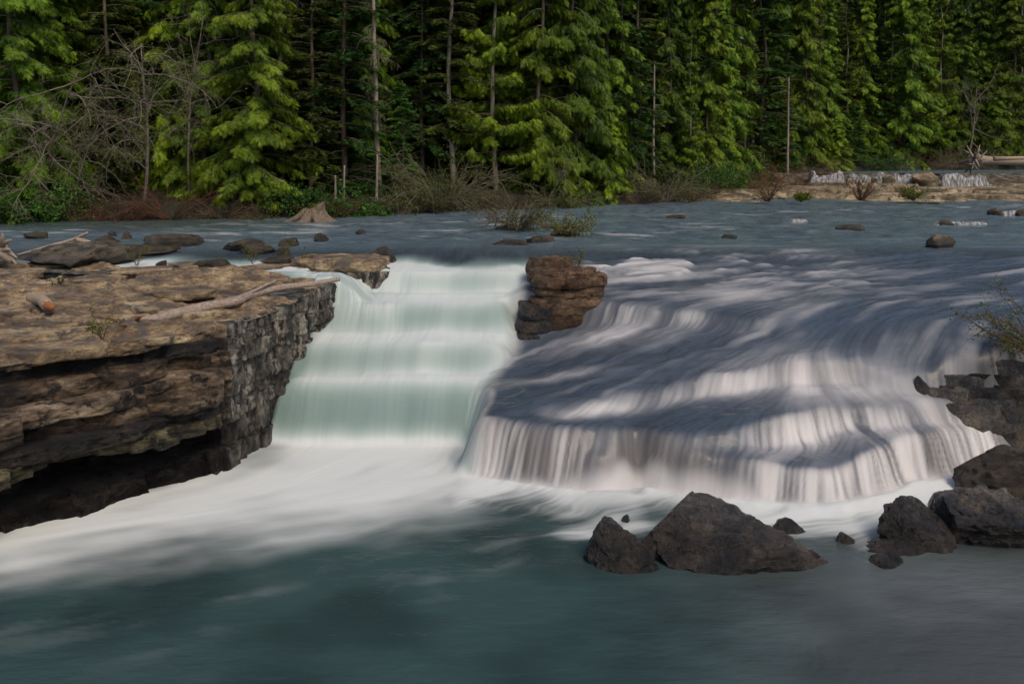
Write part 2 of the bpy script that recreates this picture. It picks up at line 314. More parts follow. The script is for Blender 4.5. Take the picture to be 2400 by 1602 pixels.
LC = [(-1.5, 12.85), (-0.3, 12.7), (0.3, 12.46), (0.75, 12.22), (1.3, 12.12), (1.6, 12.16), (1.8, 12.36), (2.1, 12.2), (2.6, 11.98), (3.43, 11.83), (4.33, 11.58), (4.55, 11.75), (5.1, 12.15), (5.8, 12.55), (6.8, 13.0), (8, 13.5), (12, 14.2)]
ZC = [(-1, -1.75), (0.2, -1.80), (0.75, -1.93), (1.6, -1.95), (2.0, -1.85), (2.6, -1.87), (3.43, -1.87), (4.33, -1.99), (5.1, -1.85), (5.8, -1.80), (6.8, -1.9), (8, -2.05), (12, -2.1)]
def water_z(X, Y):
    up = np.clip(S_up(X, Y), -0.95, 0.02); up = lerp(up, 0.0, sm((Y - 20.5) / 2.0))
    mid = np.clip(S_mid(X, Y), -1.55, -0.3)
    j = 0.07 * perlin(X * 2.3, 0.7, 0, 21) + 0.06 * perlin(X * 6.0, 1.7, 0, 23); j2 = 0.15 * perlin(X * 1.5, 4.7, 0, 25) + 0.06 * perlin(X * 4.0, 2.7, 0, 27)
    lA, lB, lD, lC = interp(X, LA) + j, interp(X, LB) + j2 * 1.4, interp(X, LD) + j, interp(X, LC) + j2
    lB = np.maximum(lB, lD + 0.25); lC = np.minimum(lC, lD - 0.02)
    rel = 0.05 * fbm(X * 0.8, Y * 1.1, 0, 43, 3); ter = lambda q, n: (np.floor(q * n) + sm((q * n - np.floor(q * n)) * 6 - 5)) / n
    mid = lerp(mid, ter(mid + rel * 2.2, 9) - rel, 0.55)
    zd = np.minimum(interp(X, ZD) + 0.14 * np.clip(Y - lD, 0, 3) + rel * 0.7, mid - 0.06); zc_ = np.minimum(interp(X, ZC) + 0.13 * perlin(X * 1.25, 7.7, 0, 29) + 0.10 * np.clip(Y - lC, 0, 3) + rel * 0.6, zd - 0.03)
    z = lerp(mid, up, stepf(Y, lA, 0.20)); z = lerp(zd, z, stepf(Y, lB, 0.17)); z = lerp(zc_, z, stepf(Y, lD, 0.17)); z = lerp(-2.4, z, stepf(Y, lC, 0.24))
    ch = chute_z(X, Y)
    xl = interp(Y, XL) + 0.08 * perlin(Y * 2.2, 0.2, 0, 61)
    return lerp(ch, z, sm((X - xl + 0.35) / 0.40))

# flow grid
G0X, G1X, G0Y, G1Y, GS = -9.0, 12.0, 5.5, 25.0, 0.03
gx = np.arange(G0X, G1X, GS); gy = np.arange(G0Y, G1Y, GS); GX, GY = np.meshgrid(gx, gy)
def blur(a, r):
    for ax in (0, 1):
        for _ in range(2):
            p = [(0, 0), (0, 0)]; p[ax] = (r + 1, r)
            c = np.cumsum(np.pad(a, p, mode='edge'), axis=ax)
            n = a.shape[ax]
            a = (np.take(c, range(2 * r + 1, 2 * r + 1 + n), axis=ax) - np.take(c, range(0, n), axis=ax)) / (2 * r + 1)
    return a
def samp(a, X, Y):
    fx = np.clip((X - G0X) / GS, 0, a.shape[1] - 1.001); fy = np.clip((Y - G0Y) / GS, 0, a.shape[0] - 1.001)
    i = fx.astype(np.int32); j = fy.astype(np.int32); u = (fx - i).astype(np.float32); v = (fy - j).astype(np.float32)
    w = a.shape[1]; k = j * w + i; f = a.ravel()
    return (f[k] * (1 - u) + f[k + 1] * u) * (1 - v) + (f[k + w] * (1 - u) + f[k + w + 1] * u) * v
ZG = water_z(GX, GY)
ZS = blur(ZG, 2)
zs = blur(ZG, 5); gyy, gxx = np.gradient(zs, GS)
slope = np.hypot(gxx, gyy); g2y, g2x = np.gradient(ZS, GS); slope2 = np.hypot(g2x, g2y)
isch = 1 - sm((GX - interp(GY, XL) + 0.3) / 0.5)
pool = sm((-2.28 - zs) / 0.1)
# mean flow direction, area by area
bx = np.full(GX.shape, -0.96); by = -0.22 - 0.12 * fbm(GX * 0.4, GY * 0.5, 0, 63, 2)
shelfw = sm((16.6 - GY) / 0.6) * (1 - pool)
bx = lerp(bx, -0.95, shelfw); by = lerp(by, -0.36, shelfw)
fan = np.exp(-(((GX - 5.2) / 1.5) ** 2 + ((GY - 13.0) / 1.2) ** 2)) * (1 - pool)
fx_, fy_ = GX - 5.0, GY - 14.8; fr = np.hypot(fx_, fy_) + 0.2
bx = lerp(bx, fx_ / fr * 1.1, fan); by = lerp(by, fy_ / fr * 1.1, fan)
bx = lerp(bx, -0.02, isch); by = lerp(by, -1.0, isch)
# the pool: the jet leaves the chute and swings to the left; slow drift elsewhere
jet = sm((13.9 - GY) / 3.2)
bx = lerp(bx, lerp(-0.25, -1.0, jet) , pool); by = lerp(by, lerp(-1.0, -0.42, jet), pool)
curl = fbm(GX * 0.55, GY * 0.7, 0, 71, 3)
cy, cx = np.gradient(curl, GS)
swirl = pool * sm((GX + 4.2) / 3.0) * 0.55
bx = bx + swirl * cy * 0.7; by = by - swirl * cx * 0.7
k = 1.7 * (1 - pool)
vx = (bx - k * gxx); vy = (by - k * gyy); vn = np.hypot(vx, vy) + 1e-6; vx /= vn; vy /= vn
vx = vx.astype(np.float32); vy = vy.astype(np.float32)
rng = np.random.RandomState(3)
def lic(noise, n, h, both=True):
    acc = noise.astype(np.float32).copy(); wsum = 1.0; noise = noise.astype(np.float32)
    for sgn in ((1, -1) if both else (-1,)):
        PX = GX.astype(np.float32).copy(); PY = GY.astype(np.float32).copy()
        for i in range(n):
            a = samp(vx, PX, PY); b = samp(vy, PX, PY); PX += sgn * h * a; PY += sgn * h * b
            w = 1 - (i + 1) / (n + 1); acc += w * samp(noise, PX, PY); wsum += w
    return acc / wsum
def norm01(a): return np.clip(0.5 + (a - a.mean()) / (a.std() * 5.0), 0, 1)
l_fine = norm01(lic(rng.rand(*GX.shape), 14, 0.035))
l_mid = norm01(lic(blur(rng.rand(*GX.shape), 3), 18, 0.055))
l_big = norm01(lic(blur(rng.rand(*GX.shape), 11), 14, 0.11))
# foam made where the water drops, carried downstream and fading
src = np.clip((slope2 - 0.55) / 0.5, 0, 1)
tur = sm((fbm(GX * 0.5, GY * 0.75, 0, 81, 4) + 0.16) * 1.9)
rap = np.exp(-((GY - 19.3) / 2.3) ** 2) * sm((GX - 0.5) / 1.5) * sm((9.2 - GX) / 3.0)          # rapids below the river's bend
frontface = sm((interp(GX, LD) - 0.05 - GY) / 0.15 + 0.5); src = src * lerp(0.45, 1.0, frontface)
src = np.clip(src + 0.55 * rap * tur + 0.10 * fan * tur, 0, 1).astype(np.float32)
fo = src.copy(); PX = GX.astype(np.float32).copy(); PY = GY.astype(np.float32).copy()
for i in range(22):
    a = samp(vx, PX, PY); b = samp(vy, PX, PY); PX -= 0.075 * a; PY -= 0.075 * b
    fo = np.maximum(fo, samp(src, PX, PY) * (0.83 ** (i + 1)) * (1 - i / 24))
fo = blur(fo, 1)
streak = 0.45 * l_fine + 0.35 * l_mid + 0.20 * l_big
# shelf foam: streaky veils
stc = sm((0.45 * l_fine + 0.33 * l_mid + 0.22 * l_big - 0.31) / 0.36); big = sm((l_big + 0.75 * fbm(GX * 1.05, GY * 0.5, 0, 87, 3) - 0.18) / 0.6)
f_shelf = np.clip(fo, 0, 1) ** 0.8 * (0.10 + 0.90 * stc * (0.16 + 0.84 * big))
foot = sm((-2.0 - zs - 0.22 * l_big + 0.12 * fbm(GX * 1.3, GY, 0, 89, 2)) / 0.24) * (1 - isch); f_shelf = np.maximum(f_shelf, foot * (0.62 + 0.3 * l_mid))
cloud = np.clip(0.85 * np.exp(-(((GX - 5.0) / 1.2) ** 2 + ((GY - 13.75) / 0.6) ** 2)) + 0.8 * np.exp(-(((GX - 1.9) / 1.0) ** 2 + ((GY - 15.6) / 0.55) ** 2)) + 0.85 * np.exp(-((GY - interp(GX, LB) + 0.16) / 0.17) ** 2) * sm((GX - 0.2) / 1.0) * sm((5.5 - GX) / 2) + 0.6 * np.exp(-(((GX - 0.6) / 0.9) ** 2 + ((GY - 14.2) / 0.16) ** 2)) + 0.5 * np.exp(-(((GX - 6.5) / 0.7) ** 2 + ((GY - 13.1) / 0.5) ** 2)) + 0.55 * np.exp(-(((GX - 4.6) / 1.1) ** 2 + ((GY - 16.9) / 0.7) ** 2)), 0, 1)
f_shelf = np.maximum(f_shelf, np.clip(cloud * 1.15 * (0.15 + 0.85 * sm((0.15 * l_fine + 0.35 * l_mid + 0.50 * l_big - 0.25) / 0.45)), 0, 0.95))
f_shelf = np.maximum(f_shelf, 0.34 * sm((l_mid * 0.6 + l_big * 0.4 - 0.52) / 0.35) * sm((20.5 - GY) / 2))
f_shelf = np.maximum(f_shelf, 0.85 * rap * tur * sm((0.2 * l_fine + 0.45 * l_mid + 0.35 * l_big - 0.25) / 0.5))
# chute: glassy at each lip, white at each foot; riser shade put into colour
f_ch = np.zeros(GX.shape)
face = np.clip((slope - 0.35) / 0.75, 0, 1)
f_ch = 0.99 - 0.62 * blur(face, 4) + (0.12 * l_fine + 0.88 * l_mid - 0.5) * 0.16 + (l_big - 0.5) * 0.32 + 0.45 * sm((-1.92 - zs - 0.2 * l_big) / 0.42)
f_ch = f_ch * sm((20.6 - GY - 0.3 * perlin(GX * 0.9, 0.5, 0, 3)) / 2.3 + (l_big - 0.5) * 0.5)
sidef = (GX < -2.2) & (GY > 16.4) & (GY < 18.15) & (GX > -4.4); f_ch = lerp(f_ch, 0.78 + 0.2 * stc - 0.15 * l_big, blur(sidef.astype(float), 6))
f = lerp(f_shelf, f_ch, isch)
seam = np.exp(-((GX - interp(GY, XL) + 0.15) / 0.35) ** 2) * sm((15.6 - GY) / 0.8) * np.clip((slope - 0.45) / 0.5, 0, 1); f = np.maximum(f, seam * (0.55 + 0.35 * stc))
# the pool: plume of white water swinging left, wisps at its edge
def plume_d(X, Y):
    pts = np.array([(-2.0, 14.6), (-2.1, 13.4), (-2.9, 12.4), (-4.3, 11.5), (-6.0, 10.5), (-8.5, 9.3), (-12, 7.8)])
    wid = np.array([1.9, 2.0, 1.85, 1.45, 1.1, 0.95, 0.9]); best = np.full(X.shape, 9.0)
    for a in range(len(pts) - 1):
        A, B = pts[a], pts[a + 1]; d = B - A; t = np.clip(((X - A[0]) * d[0] + (Y - A[1]) * d[1]) / (d @ d), 0, 1)
        r = np.hypot(X - A[0] - t * d[0], Y - A[1] - t * d[1]) / lerp(wid[a], wid[a + 1], t); best = np.minimum(best, r)
    return best
pd = plume_d(GX, GY)
wisp = 0.25 * (l_fine - 0.5) + 0.6 * (l_mid - 0.5) + 0.7 * (l_big - 0.5) + 0.28 * fbm(GX * 0.8, GY * 1.1, 0, 91, 3)
f_pool = sm((1.70 - pd + wisp * 0.95 - 0.18 * (l_fine - 0.5)) / 1.55)
lipd = interp(GX, LC) - GY                                    # distance in front of the cascade's lip
apron = sm((1.60 - lipd + wisp * 1.6) / 1.10) * sm((GX + 1.5) / 1.0)
gap = np.exp(-(((GX - 1.3) / 1.1) ** 2 + ((GY - 11.3) / 0.45) ** 2))
f_pool = np.maximum(f_pool, apron) * (1 - 0.45 * gap)
f_pool = np.maximum(f_pool, 0.30 * sm((wisp - 0.16) / 0.35) * sm((4.2 - pd * 1.5) / 3.0))
right = sm((GX - 4.8) / 1.6) * sm((GY - 10.9) / 0.9); f_pool = np.maximum(f_pool, right * (0.55 + 0.5 * (l_mid - 0.3)))
f = np.clip(lerp(f, f_pool, pool), 0, 1)
disp = (0.028 * (l_mid - 0.5) + 0.012 * (l_fine - 0.5) + 0.05 * (l_big - 0.5)) * lerp(1.0, 0.35, pool)
boil = np.exp(-((lipd - 0.30) / 0.30) ** 2) * pool * sm((GX + 0.8) / 0.8); disp += boil * (0.04 + 0.04 * np.clip(fbm(GX * 1.8, GY * 1.8, 0, 73, 3) + 0.3, 0, 1))
disp += (0.014 * fbm(GX * 2.2, GY * 3.2, 0, 79, 4) + 0.008 * fbm(GX * 5.0, GY * 8.0, 0, 99, 3)) * (1 - pool) * (1 - isch) * (1 - 0.7 * np.clip(f, 0, 1))
disp += 0.10 * rap * (tur - 0.4) * (0.5 + l_big) + 0.03 * fan * fbm(GX * 1.5, GY * 2, 0, 77, 3)

# mesh: fan-shaped grid, finer near
rows = [5.6]
while rows[-1] < 150: rows.append(rows[-1] + (0.033 if rows[-1] < 20.2 else max(0.04, 0.62 * rows[-1] ** 2 / (2.2 * 853))) if rows[-1] > 10.3 else rows[-1] + 0.06)
rows = np.array(rows); NC = 860; u = np.linspace(-0.74, 0.74, NC); UU, WY = np.meshgrid(u, rows); WX = UU * WY
FALL_L = [(14, 64), (24, 63), (30, 62), (42, 60), (80, 58)]      # lip of the upper falls, far right
zb = samp(ZS, WX, WY) + samp(disp, WX, WY) * sm((24 - WY) / 2)
far = sm((WY - 22) / 3)
rip = 0.034 * fbm(WX * 1.1, WY * 0.9, 0, 101, 4) + 0.035 * perlin(WX * 0.35, WY * 0.5, 0, 103)
zb = lerp(zb, 0, far) + rip * far
upz = np.where((WX > 18) & (WY > interp(WX, FALL_L)), 1.36 + 0.02 * perlin(WX * 0.6, WY * 0.4, 0, 8), zb)
zb = upz
nf = samp(f, WX, WY)
ff = 0.42 * sm((fbm(WX * 0.55, WY * 1.1, 0, 111, 5, 0.6) - 0.22) / 0.8) * (sm((WX + 14) / 5) * sm((12 - WX) / 8) * 0.8 + 0.2) * sm((40 - WY) / 12)
ff = np.maximum(ff, 0.40 * sm((fbm(WX * 0.5, WY * 1.6, 0, 115, 3) - 0.3) / 0.4) * np.exp(-((WY - (33 + WX * 0.4)) / 2.0) ** 2))
foam = lerp(nf, ff, sm((WY - 22.5) / 2.0))
grain = lerp(samp(streak.astype(float), WX, WY), np.clip(0.5 + 0.55 * fbm(WX * 1.5, WY * 2.2, 0, 121, 5, 0.6), 0, 1.3), far)
# water base colours: teal pool, slate over the rock shelves, river with reflections painted in
chm = lerp(samp(isch, WX, WY), 0, sm((WY - 20.5) / 1.5)); plm = samp(pool, WX, WY)
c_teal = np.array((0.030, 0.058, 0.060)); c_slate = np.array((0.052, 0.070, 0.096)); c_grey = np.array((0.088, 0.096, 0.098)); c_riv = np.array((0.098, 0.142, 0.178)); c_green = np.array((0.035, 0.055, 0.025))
body = np.broadcast_to(c_slate, WX.shape + (3,)).copy()
body *= (0.55 + 0.9 * grain)[..., None]
shal_refl = sm((WX - 0.5) / 4.5) * sm((11.8 - WY) / 3)  # greyer right side: shallows plus reflection painted into the body colour
pc = c_teal * (1 - shal_refl[..., None]) + c_grey * shal_refl[..., None]; pc = pc * (0.75 + 0.5 * sm((fbm(WX * 0.5, WY * 0.7, 0, 131, 3) + 0.5))[..., None])
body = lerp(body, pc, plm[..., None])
rv = c_riv * (0.6 + 0.8 * grain)[..., None]  # blue-grey sky reflection carried by the river's base colour
gr = (sm((-4 - WX) / 8) * sm((WY - 26) / 4))[..., None]; rv = lerp(rv, c_green, gr * 0.6)  # dark green forest reflection painted in on the far left
body = lerp(body, rv, sm((WY - 20.5) / 2.5)[..., None] * 1.0)
c_white = np.array((0.64, 0.67, 0.665)); c_warm = np.array((0.60, 0.58, 0.58)); c_aqua = np.array((0.34, 0.46, 0.435))  # c_warm: tint of the warm light put into the cascade foam
steep = np.clip((samp(slope, WX, WY) - 0.7) / 1.2, 0, 1) * (1 - far)
body = lerp(body, np.array((0.060, 0.046, 0.039)) * (0.4 + grain)[..., None], (steep * (1 - chm))[..., None] * 0.9)   # brown bedrock seen through the thin curtains
foamc = lerp(c_warm, c_white, plm[..., None]); aq = chm * (0.25 + 0.75 * np.clip(1 - (foam - 0.45) / 0.45, 0, 1))
foamc = lerp(foamc, lerp(c_white, c_aqua, aq[..., None]), np.clip(chm * (1 - plm), 0, 1)[..., None])
body = lerp(body, np.array((0.05, 0.085, 0.085)), (chm * (1 - plm) * sm((20.0 - WY)))[..., None])
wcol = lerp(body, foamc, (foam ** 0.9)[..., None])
V = np.stack([WX, WY, zb], -1)
dy_, dx_ = np.gradient(V, axis=0), np.gradient(V, axis=1); NRM = np.cross(dx_, dy_); NRM /= np.linalg.norm(NRM, axis=-1)[..., None] + 1e-9
cm = (V[:-1, :-1] + V[1:, 1:]) / 2
under_cliff = (cm[..., 0] < -4.6 - np.clip(13 - cm[..., 1], 0, 9) * 0.95) & (cm[..., 1] < 17.0)
jump = np.abs(V[1:, :-1, 2] - V[:-1, :-1, 2]) > 0.9
f_isp = (samp(pool, cm[..., 0], cm[..., 1]) > 0.5) & (cm[..., 1] < 15)
f_isc = (~f_isp) & (cm[..., 0] < interp(cm[..., 1], XL)) & (cm[..., 1] < 21) & (cm[..., 1] > 13)
f_riv = (~f_isp) & (~f_isc) & (cm[..., 1] > 20.4)
f_cas = (~f_isp) & (~f_isc) & (~f_riv)
def water_piece(name, mask, label):
    fc = grid_faces(len(rows), NC, mask & ~under_cliff & ~jump)
    used = np.unique(fc); rm = np.full(len(rows) * NC, -1); rm[used] = np.arange(len(used))
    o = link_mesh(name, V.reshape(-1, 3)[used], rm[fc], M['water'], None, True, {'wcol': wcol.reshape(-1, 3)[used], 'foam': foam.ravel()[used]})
    o.data.normals_split_custom_set_from_vertices([tuple(q) for q in NRM.reshape(-1, 3)[used]])
    return tag(o, label, 'water', kind='structure')
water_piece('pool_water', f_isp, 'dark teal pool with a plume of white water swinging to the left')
water_piece('waterfall', f_isc, 'milky aqua waterfall dropping down four broad steps beside the cliff')
water_piece('cascade', f_cas, 'thin white water streaking over slate grey rock shelves on the right')
water_piece('river', f_riv, 'blue grey river flowing past the forest towards the falls')

# ------------------------------------------------------------------ the far bank
BANK = [(-60, 24), (-25, 29.6), (-18.9, 31.4), (-12, 33), (-7.6, 34.4), (0, 40), (8.3, 46.3), (15, 55), (24, 67), (29, 76), (38, 84), (45, 90), (75, 98), (160, 110)]
def bank_y(X): return interp(X, BANK)
def bank_point(px, back):
    """point behind the water's edge in the direction of a photo column"""
    uu = (px - CX) / F_PX; ys = np.linspace(20, 160, 2800); d = ys - bank_y(uu * ys) - back
    Y = ys[np.argmax(d > 0)]; return uu * Y, Y
def ground_z(X, Y):
    X = np.asarray(X, float); Y = np.asarray(Y, float)
    d = Y - bank_y(X); base = 1.35 * sm((X - 20) / 8)
    return base - 0.5 + 0.95 * sm((d + 0.6) / 1.6) + 0.10 * np.clip(d, 0, 200) + 0.22 * np.clip(d - 10, 0, 200) + 0.15 * fbm(X * 0.4, Y * 0.4, 0, 141, 3) * sm(d / 2)
tu = np.linspace(-0.95, 0.95, 260); td = np.concatenate([np.linspace(-1.2, 6, 40), np.linspace(6.5, 90, 50)])
TU, TD = np.meshgrid(tu, td); bu = np.array([bank_point(CX + a * F_PX, 0)[1] for a in tu])
TY = bu[None, :] + TD; TX = TU * TY
link = link_mesh('forest_ground', np.stack([TX, TY, ground_z(TX, TY)], -1).reshape(-1, 3), grid_faces(len(td), len(tu)), M['soil'])
tag(link, 'dark earthen river bank rising under the forest', 'ground', kind='structure')
# land on the near side that the river bed sits in

# ------------------------------------------------------------------ rocks
_ICO = {}
def ico(sub):
    if sub not in _ICO:
        bm = bmesh.new(); bmesh.ops.create_icosphere(bm, subdivisions=sub, radius=1.0)
        v = np.array([q.co[:] for q in bm.verts]); fc = np.array([[w.index for w in q.verts] for q in bm.faces]); bm.free(); _ICO[sub] = (v, fc)
    return _ICO[sub]
def boulder_mesh(seed, sub=5, cuts=16, depth=(0.45, 0.85), rough=0.10, layer=0.0, flat=None):
    v, fc = ico(sub); v = v.copy(); r = np.random.RandomState(seed)
    for i in range(cuts):
        n = r.normal(size=3); n[2] *= 0.8; n /= np.linalg.norm(n); d = r.uniform(*depth)
        ex = np.maximum(0, v @ n - d); v -= ex[:, None] * n * 0.94
    v /= np.abs(v).max(0)
    if flat:
        n = np.array(flat, float); d = n[2]; n = n / np.linalg.norm(n); ex = np.maximum(0, v @ n - 0.55); v -= ex[:, None] * n * 0.8
    nn = v / (np.linalg.norm(v, axis=1)[:, None] + 1e-9)
    h = rough * 0.6 * (ridged(v[:, 0] * 1.7, v[:, 1] * 1.7, v[:, 2] * 1.7, seed, 5) - 0.2) + rough * 0.6 * fbm(v[:, 0] * 5, v[:, 1] * 5, v[:, 2] * 5, seed + 3, 5, 0.5) + rough * 0.14 * (ridged(v[:, 0] * 6, v[:, 1] * 6, v[:, 2] * 6, seed + 31, 3) - 0.3)
    if layer:
        q = v[:, 2] * 3.2 + 0.5 * fbm(v[:, 0] * 1.2, v[:, 1] * 1.2, v[:, 2], seed + 9, 2); fr_ = q - np.floor(q)
        h = h + layer * (sm(fr_ * 3) - 1.2 * sm((fr_ - 0.86) * 8)) * (np.abs(nn[:, 2]) < 0.85) + layer * 0.8 * perlin(np.floor(q) * 3.7, v[:, 0] * 1.1, v[:, 1] * 1.1, seed)
    v += nn * h[:, None]
    for i in range(9):
        n = r.normal(size=3); n[2] = abs(n[2]) * 0.8; n /= np.linalg.norm(n); q = v @ n; d = q.max() * r.uniform(0.80, 0.95); v -= np.maximum(0, q - d)[:, None] * n * 0.9
    # cracks
    c = np.abs(perlin(v[:, 0] * 1.4, v[:, 1] * 1.4, v[:, 2] * 1.4, seed + 20)); v -= nn * (0.05 * sm(1 - c / 0.045))[:, None]
    return v, fc
def rock(px0, py0, px1, py1, zw, label, mat='boulder', seed=1, deep=0.75, sink=0.3, sub=5, name='boulder', Yf=None, cat='rock', group=None, parent=None, layer=0.0, rough=0.10, cuts=16, rz=0.0, depth=(0.45, 0.85)):
    """a rock whose waterline / foot lies on level zw and that fills the given photo box"""
    Y0 = Yf if Yf else at_z(0, py1, zw)[1]
    w = (px1 - px0) / F_PX * Y0; Yc = Y0 + 0.30 * w * deep
    w = (px1 - px0) / F_PX * Yc
    zt = CAMZ - (py0 - HZ) * Yc / F_PX; zbm = zw - sink
    v, fc = boulder_mesh(seed, sub, cuts, depth, rough, layer)
    c, s = math.cos(rz), math.sin(rz); v = np.stack([v[:, 0] * c - v[:, 1] * s, v[:, 0] * s + v[:, 1] * c, v[:, 2]], 1)
    lo, hi = v.min(0), v.max(0); v = (v - (lo + hi) / 2) / (hi - lo)
    v = v * [w, w * deep, zt - zbm]; v[:, 2] += (zt + zbm) / 2 - zw
    xc = ((px0 + px1) / 2 - CX) / F_PX * Yc
    o = link_mesh(name, v, fc, M[mat], parent, True); o.location = (xc, Yc, zw)
    if label: tag(o, label, cat, group)
    return o
PW = -2.4
rock(1478, 1170, 1936, 1318, PW, 'largest dark boulder in the pool in front of the cascade', seed=95, deep=0.62, sub=6, rough=0.12, cuts=13, depth=(0.42, 0.80), sink=0.55)
rock(1356, 1212, 1538, 1334, PW, 'rounded brown boulder leaning on the left of the largest pool boulder', seed=39, deep=0.8, sub=6, rough=0.10, cuts=11, depth=(0.5, 0.85), sink=0.4)
rock(1449, 1205, 1483, 1235, PW, 'small dark stone peeking out behind the rounded brown boulder', seed=23, sub=4, Yf=10.9, sink=0.5)
rock(1800, 1210, 1893, 1262, PW, 'low grey rock at the right shoulder of the largest pool boulder', seed=24, sub=4, Yf=10.6)
rock(2048, 1164, 2234, 1284, PW, 'egg shaped grey boulder standing at the foot of the cascade corner', seed=77, deep=0.8, sub=6, rough=0.12, cuts=11, depth=(0.5, 0.85), sink=0.4)
rock(2186, 1138, 2440, 1278, PW, 'broad pitted boulder cut off by the right edge above the pool', seed=144, deep=0.8, sub=6, rough=0.14, sink=0.4)
rock(1985, 1250, 2218, 1300, PW, 'low brown ledge rock at the waterline before the egg shaped boulder', seed=37, deep=0.6, sub=5, rough=0.10, sink=0.35)
rock(1960, 1246, 2004, 1274, PW, 'small wet stone beside the low brown ledge rock', seed=28, sub=4)
rock(2040, 1296, 2122, 1328, PW, 'small pointed stone tip alone in the still pool water', seed=29, sub=4, rough=0.16, depth=(0.35, 0.7))
rock(2246, 1033, 2460, 1160, PW, 'mossy brown boulder overhanging white water at the right edge', mat='riverrock', seed=31, deep=0.8, sub=5, Yf=11.6, sink=0.1)
rock(2128, 880, 2182, 926, -1.45, 'small black rock parting the water at the left end of the right bank outcrop', 'wetrock', 48, 0.9, 0.4, 4, Yf=13.6)
# rocks in the river
RR = [(38, 566, 298, 622, 'wide flat rock slab in the river behind the cliff carrying pale sticks', 51, 0.55), (330, 547, 472, 572, 'long layered rock with a mossy cap out in the river', 52, 0.6), (268, 573, 408, 592, 'thin dark rock slab lying before the layered mossy rock', 53, 0.6),
      (521, 559, 628, 580, 'flat brown rock, left one of the mid river group', 54, 0.6), (556, 571, 642, 588, 'low brown rock in front of the flat brown rock', 55, 0.6), (655, 556, 701, 570, 'small dark rock at the right of the mid river group', 56, 0.7),
      (738, 545, 772, 562, 'round black boulder alone in the river', 57, 0.9), (612, 595, 694, 613, 'low tan rock in the river right behind the cliff rim', 58, 0.6), (452, 607, 552, 622, 'flat tan rock against the back rim of the cliff', 59, 0.6),
      (54, 542, 121, 556, 'flat pale rock near the left end of the river', 60, 0.6), (210, 552, 278, 566, 'flat grey rock between pale sticks and the layered rock', 61, 0.6), (286, 542, 309, 558, 'small mossy green stone in the river', 62, 0.9),
      (255, 540, 273, 551, 'small grey stone beside the mossy green stone', 63, 0.9), (648, 578, 682, 589, 'small low stone beside the brown river rocks', 64, 0.7), (362, 610, 393, 622, 'dark stone at the back rim of the cliff', 65, 0.8),
      (834, 537, 858, 546, 'small black rock far out in mid river', 66, 0.8), (1150, 560, 1240, 572, 'thin dark rock awash left of the willow islet', 67, 0.6), (1232, 551, 1300, 566, 'dark rock awash below the willow islet', 68, 0.6),
      (1290, 537, 1360, 551, 'dark rock carrying the right willow clump', 69, 0.8), (1150, 527, 1262, 537, 'low rock carrying the left willow clump', 70, 0.6), (1958, 527, 2024, 538, 'flat mossy rock in the calm band on the right', 71, 0.6),
      (2316, 487, 2352, 502, 'dark stone left of a tiny drop near the right edge', 72, 0.7), (2378, 488, 2412, 503, 'dark stone right of a tiny drop at the right edge', 73, 0.7), (1560, 503, 1610, 509, 'thin rock awash in the river right of the willow islet', 74, 0.5),
      (2165, 548, 2240, 580, 'dark rock lip shedding thin water in the right rapids', 75, 0.5), (1690, 548, 1730, 557, 'small dark rock above the rapids', 76, 0.6), (2200, 513, 2235, 526, 'dark stone inside the small curtain of falls on the right', 77, 0.6)]
for a in RR:
    rock(a[0], a[1], a[2], a[3] + 2, 0.0, a[4], 'riverrock', a[5], a[6] + 0.3, 0.15, 4, 'river_rock', layer=0.06, rough=0.12)
rock(862, 577, 940, 620, -0.05, 'black wet rock at the left of the top lip of the waterfall', 'wetrock', 78, 0.9, 0.5, 5, Yf=19.3, layer=0.06)

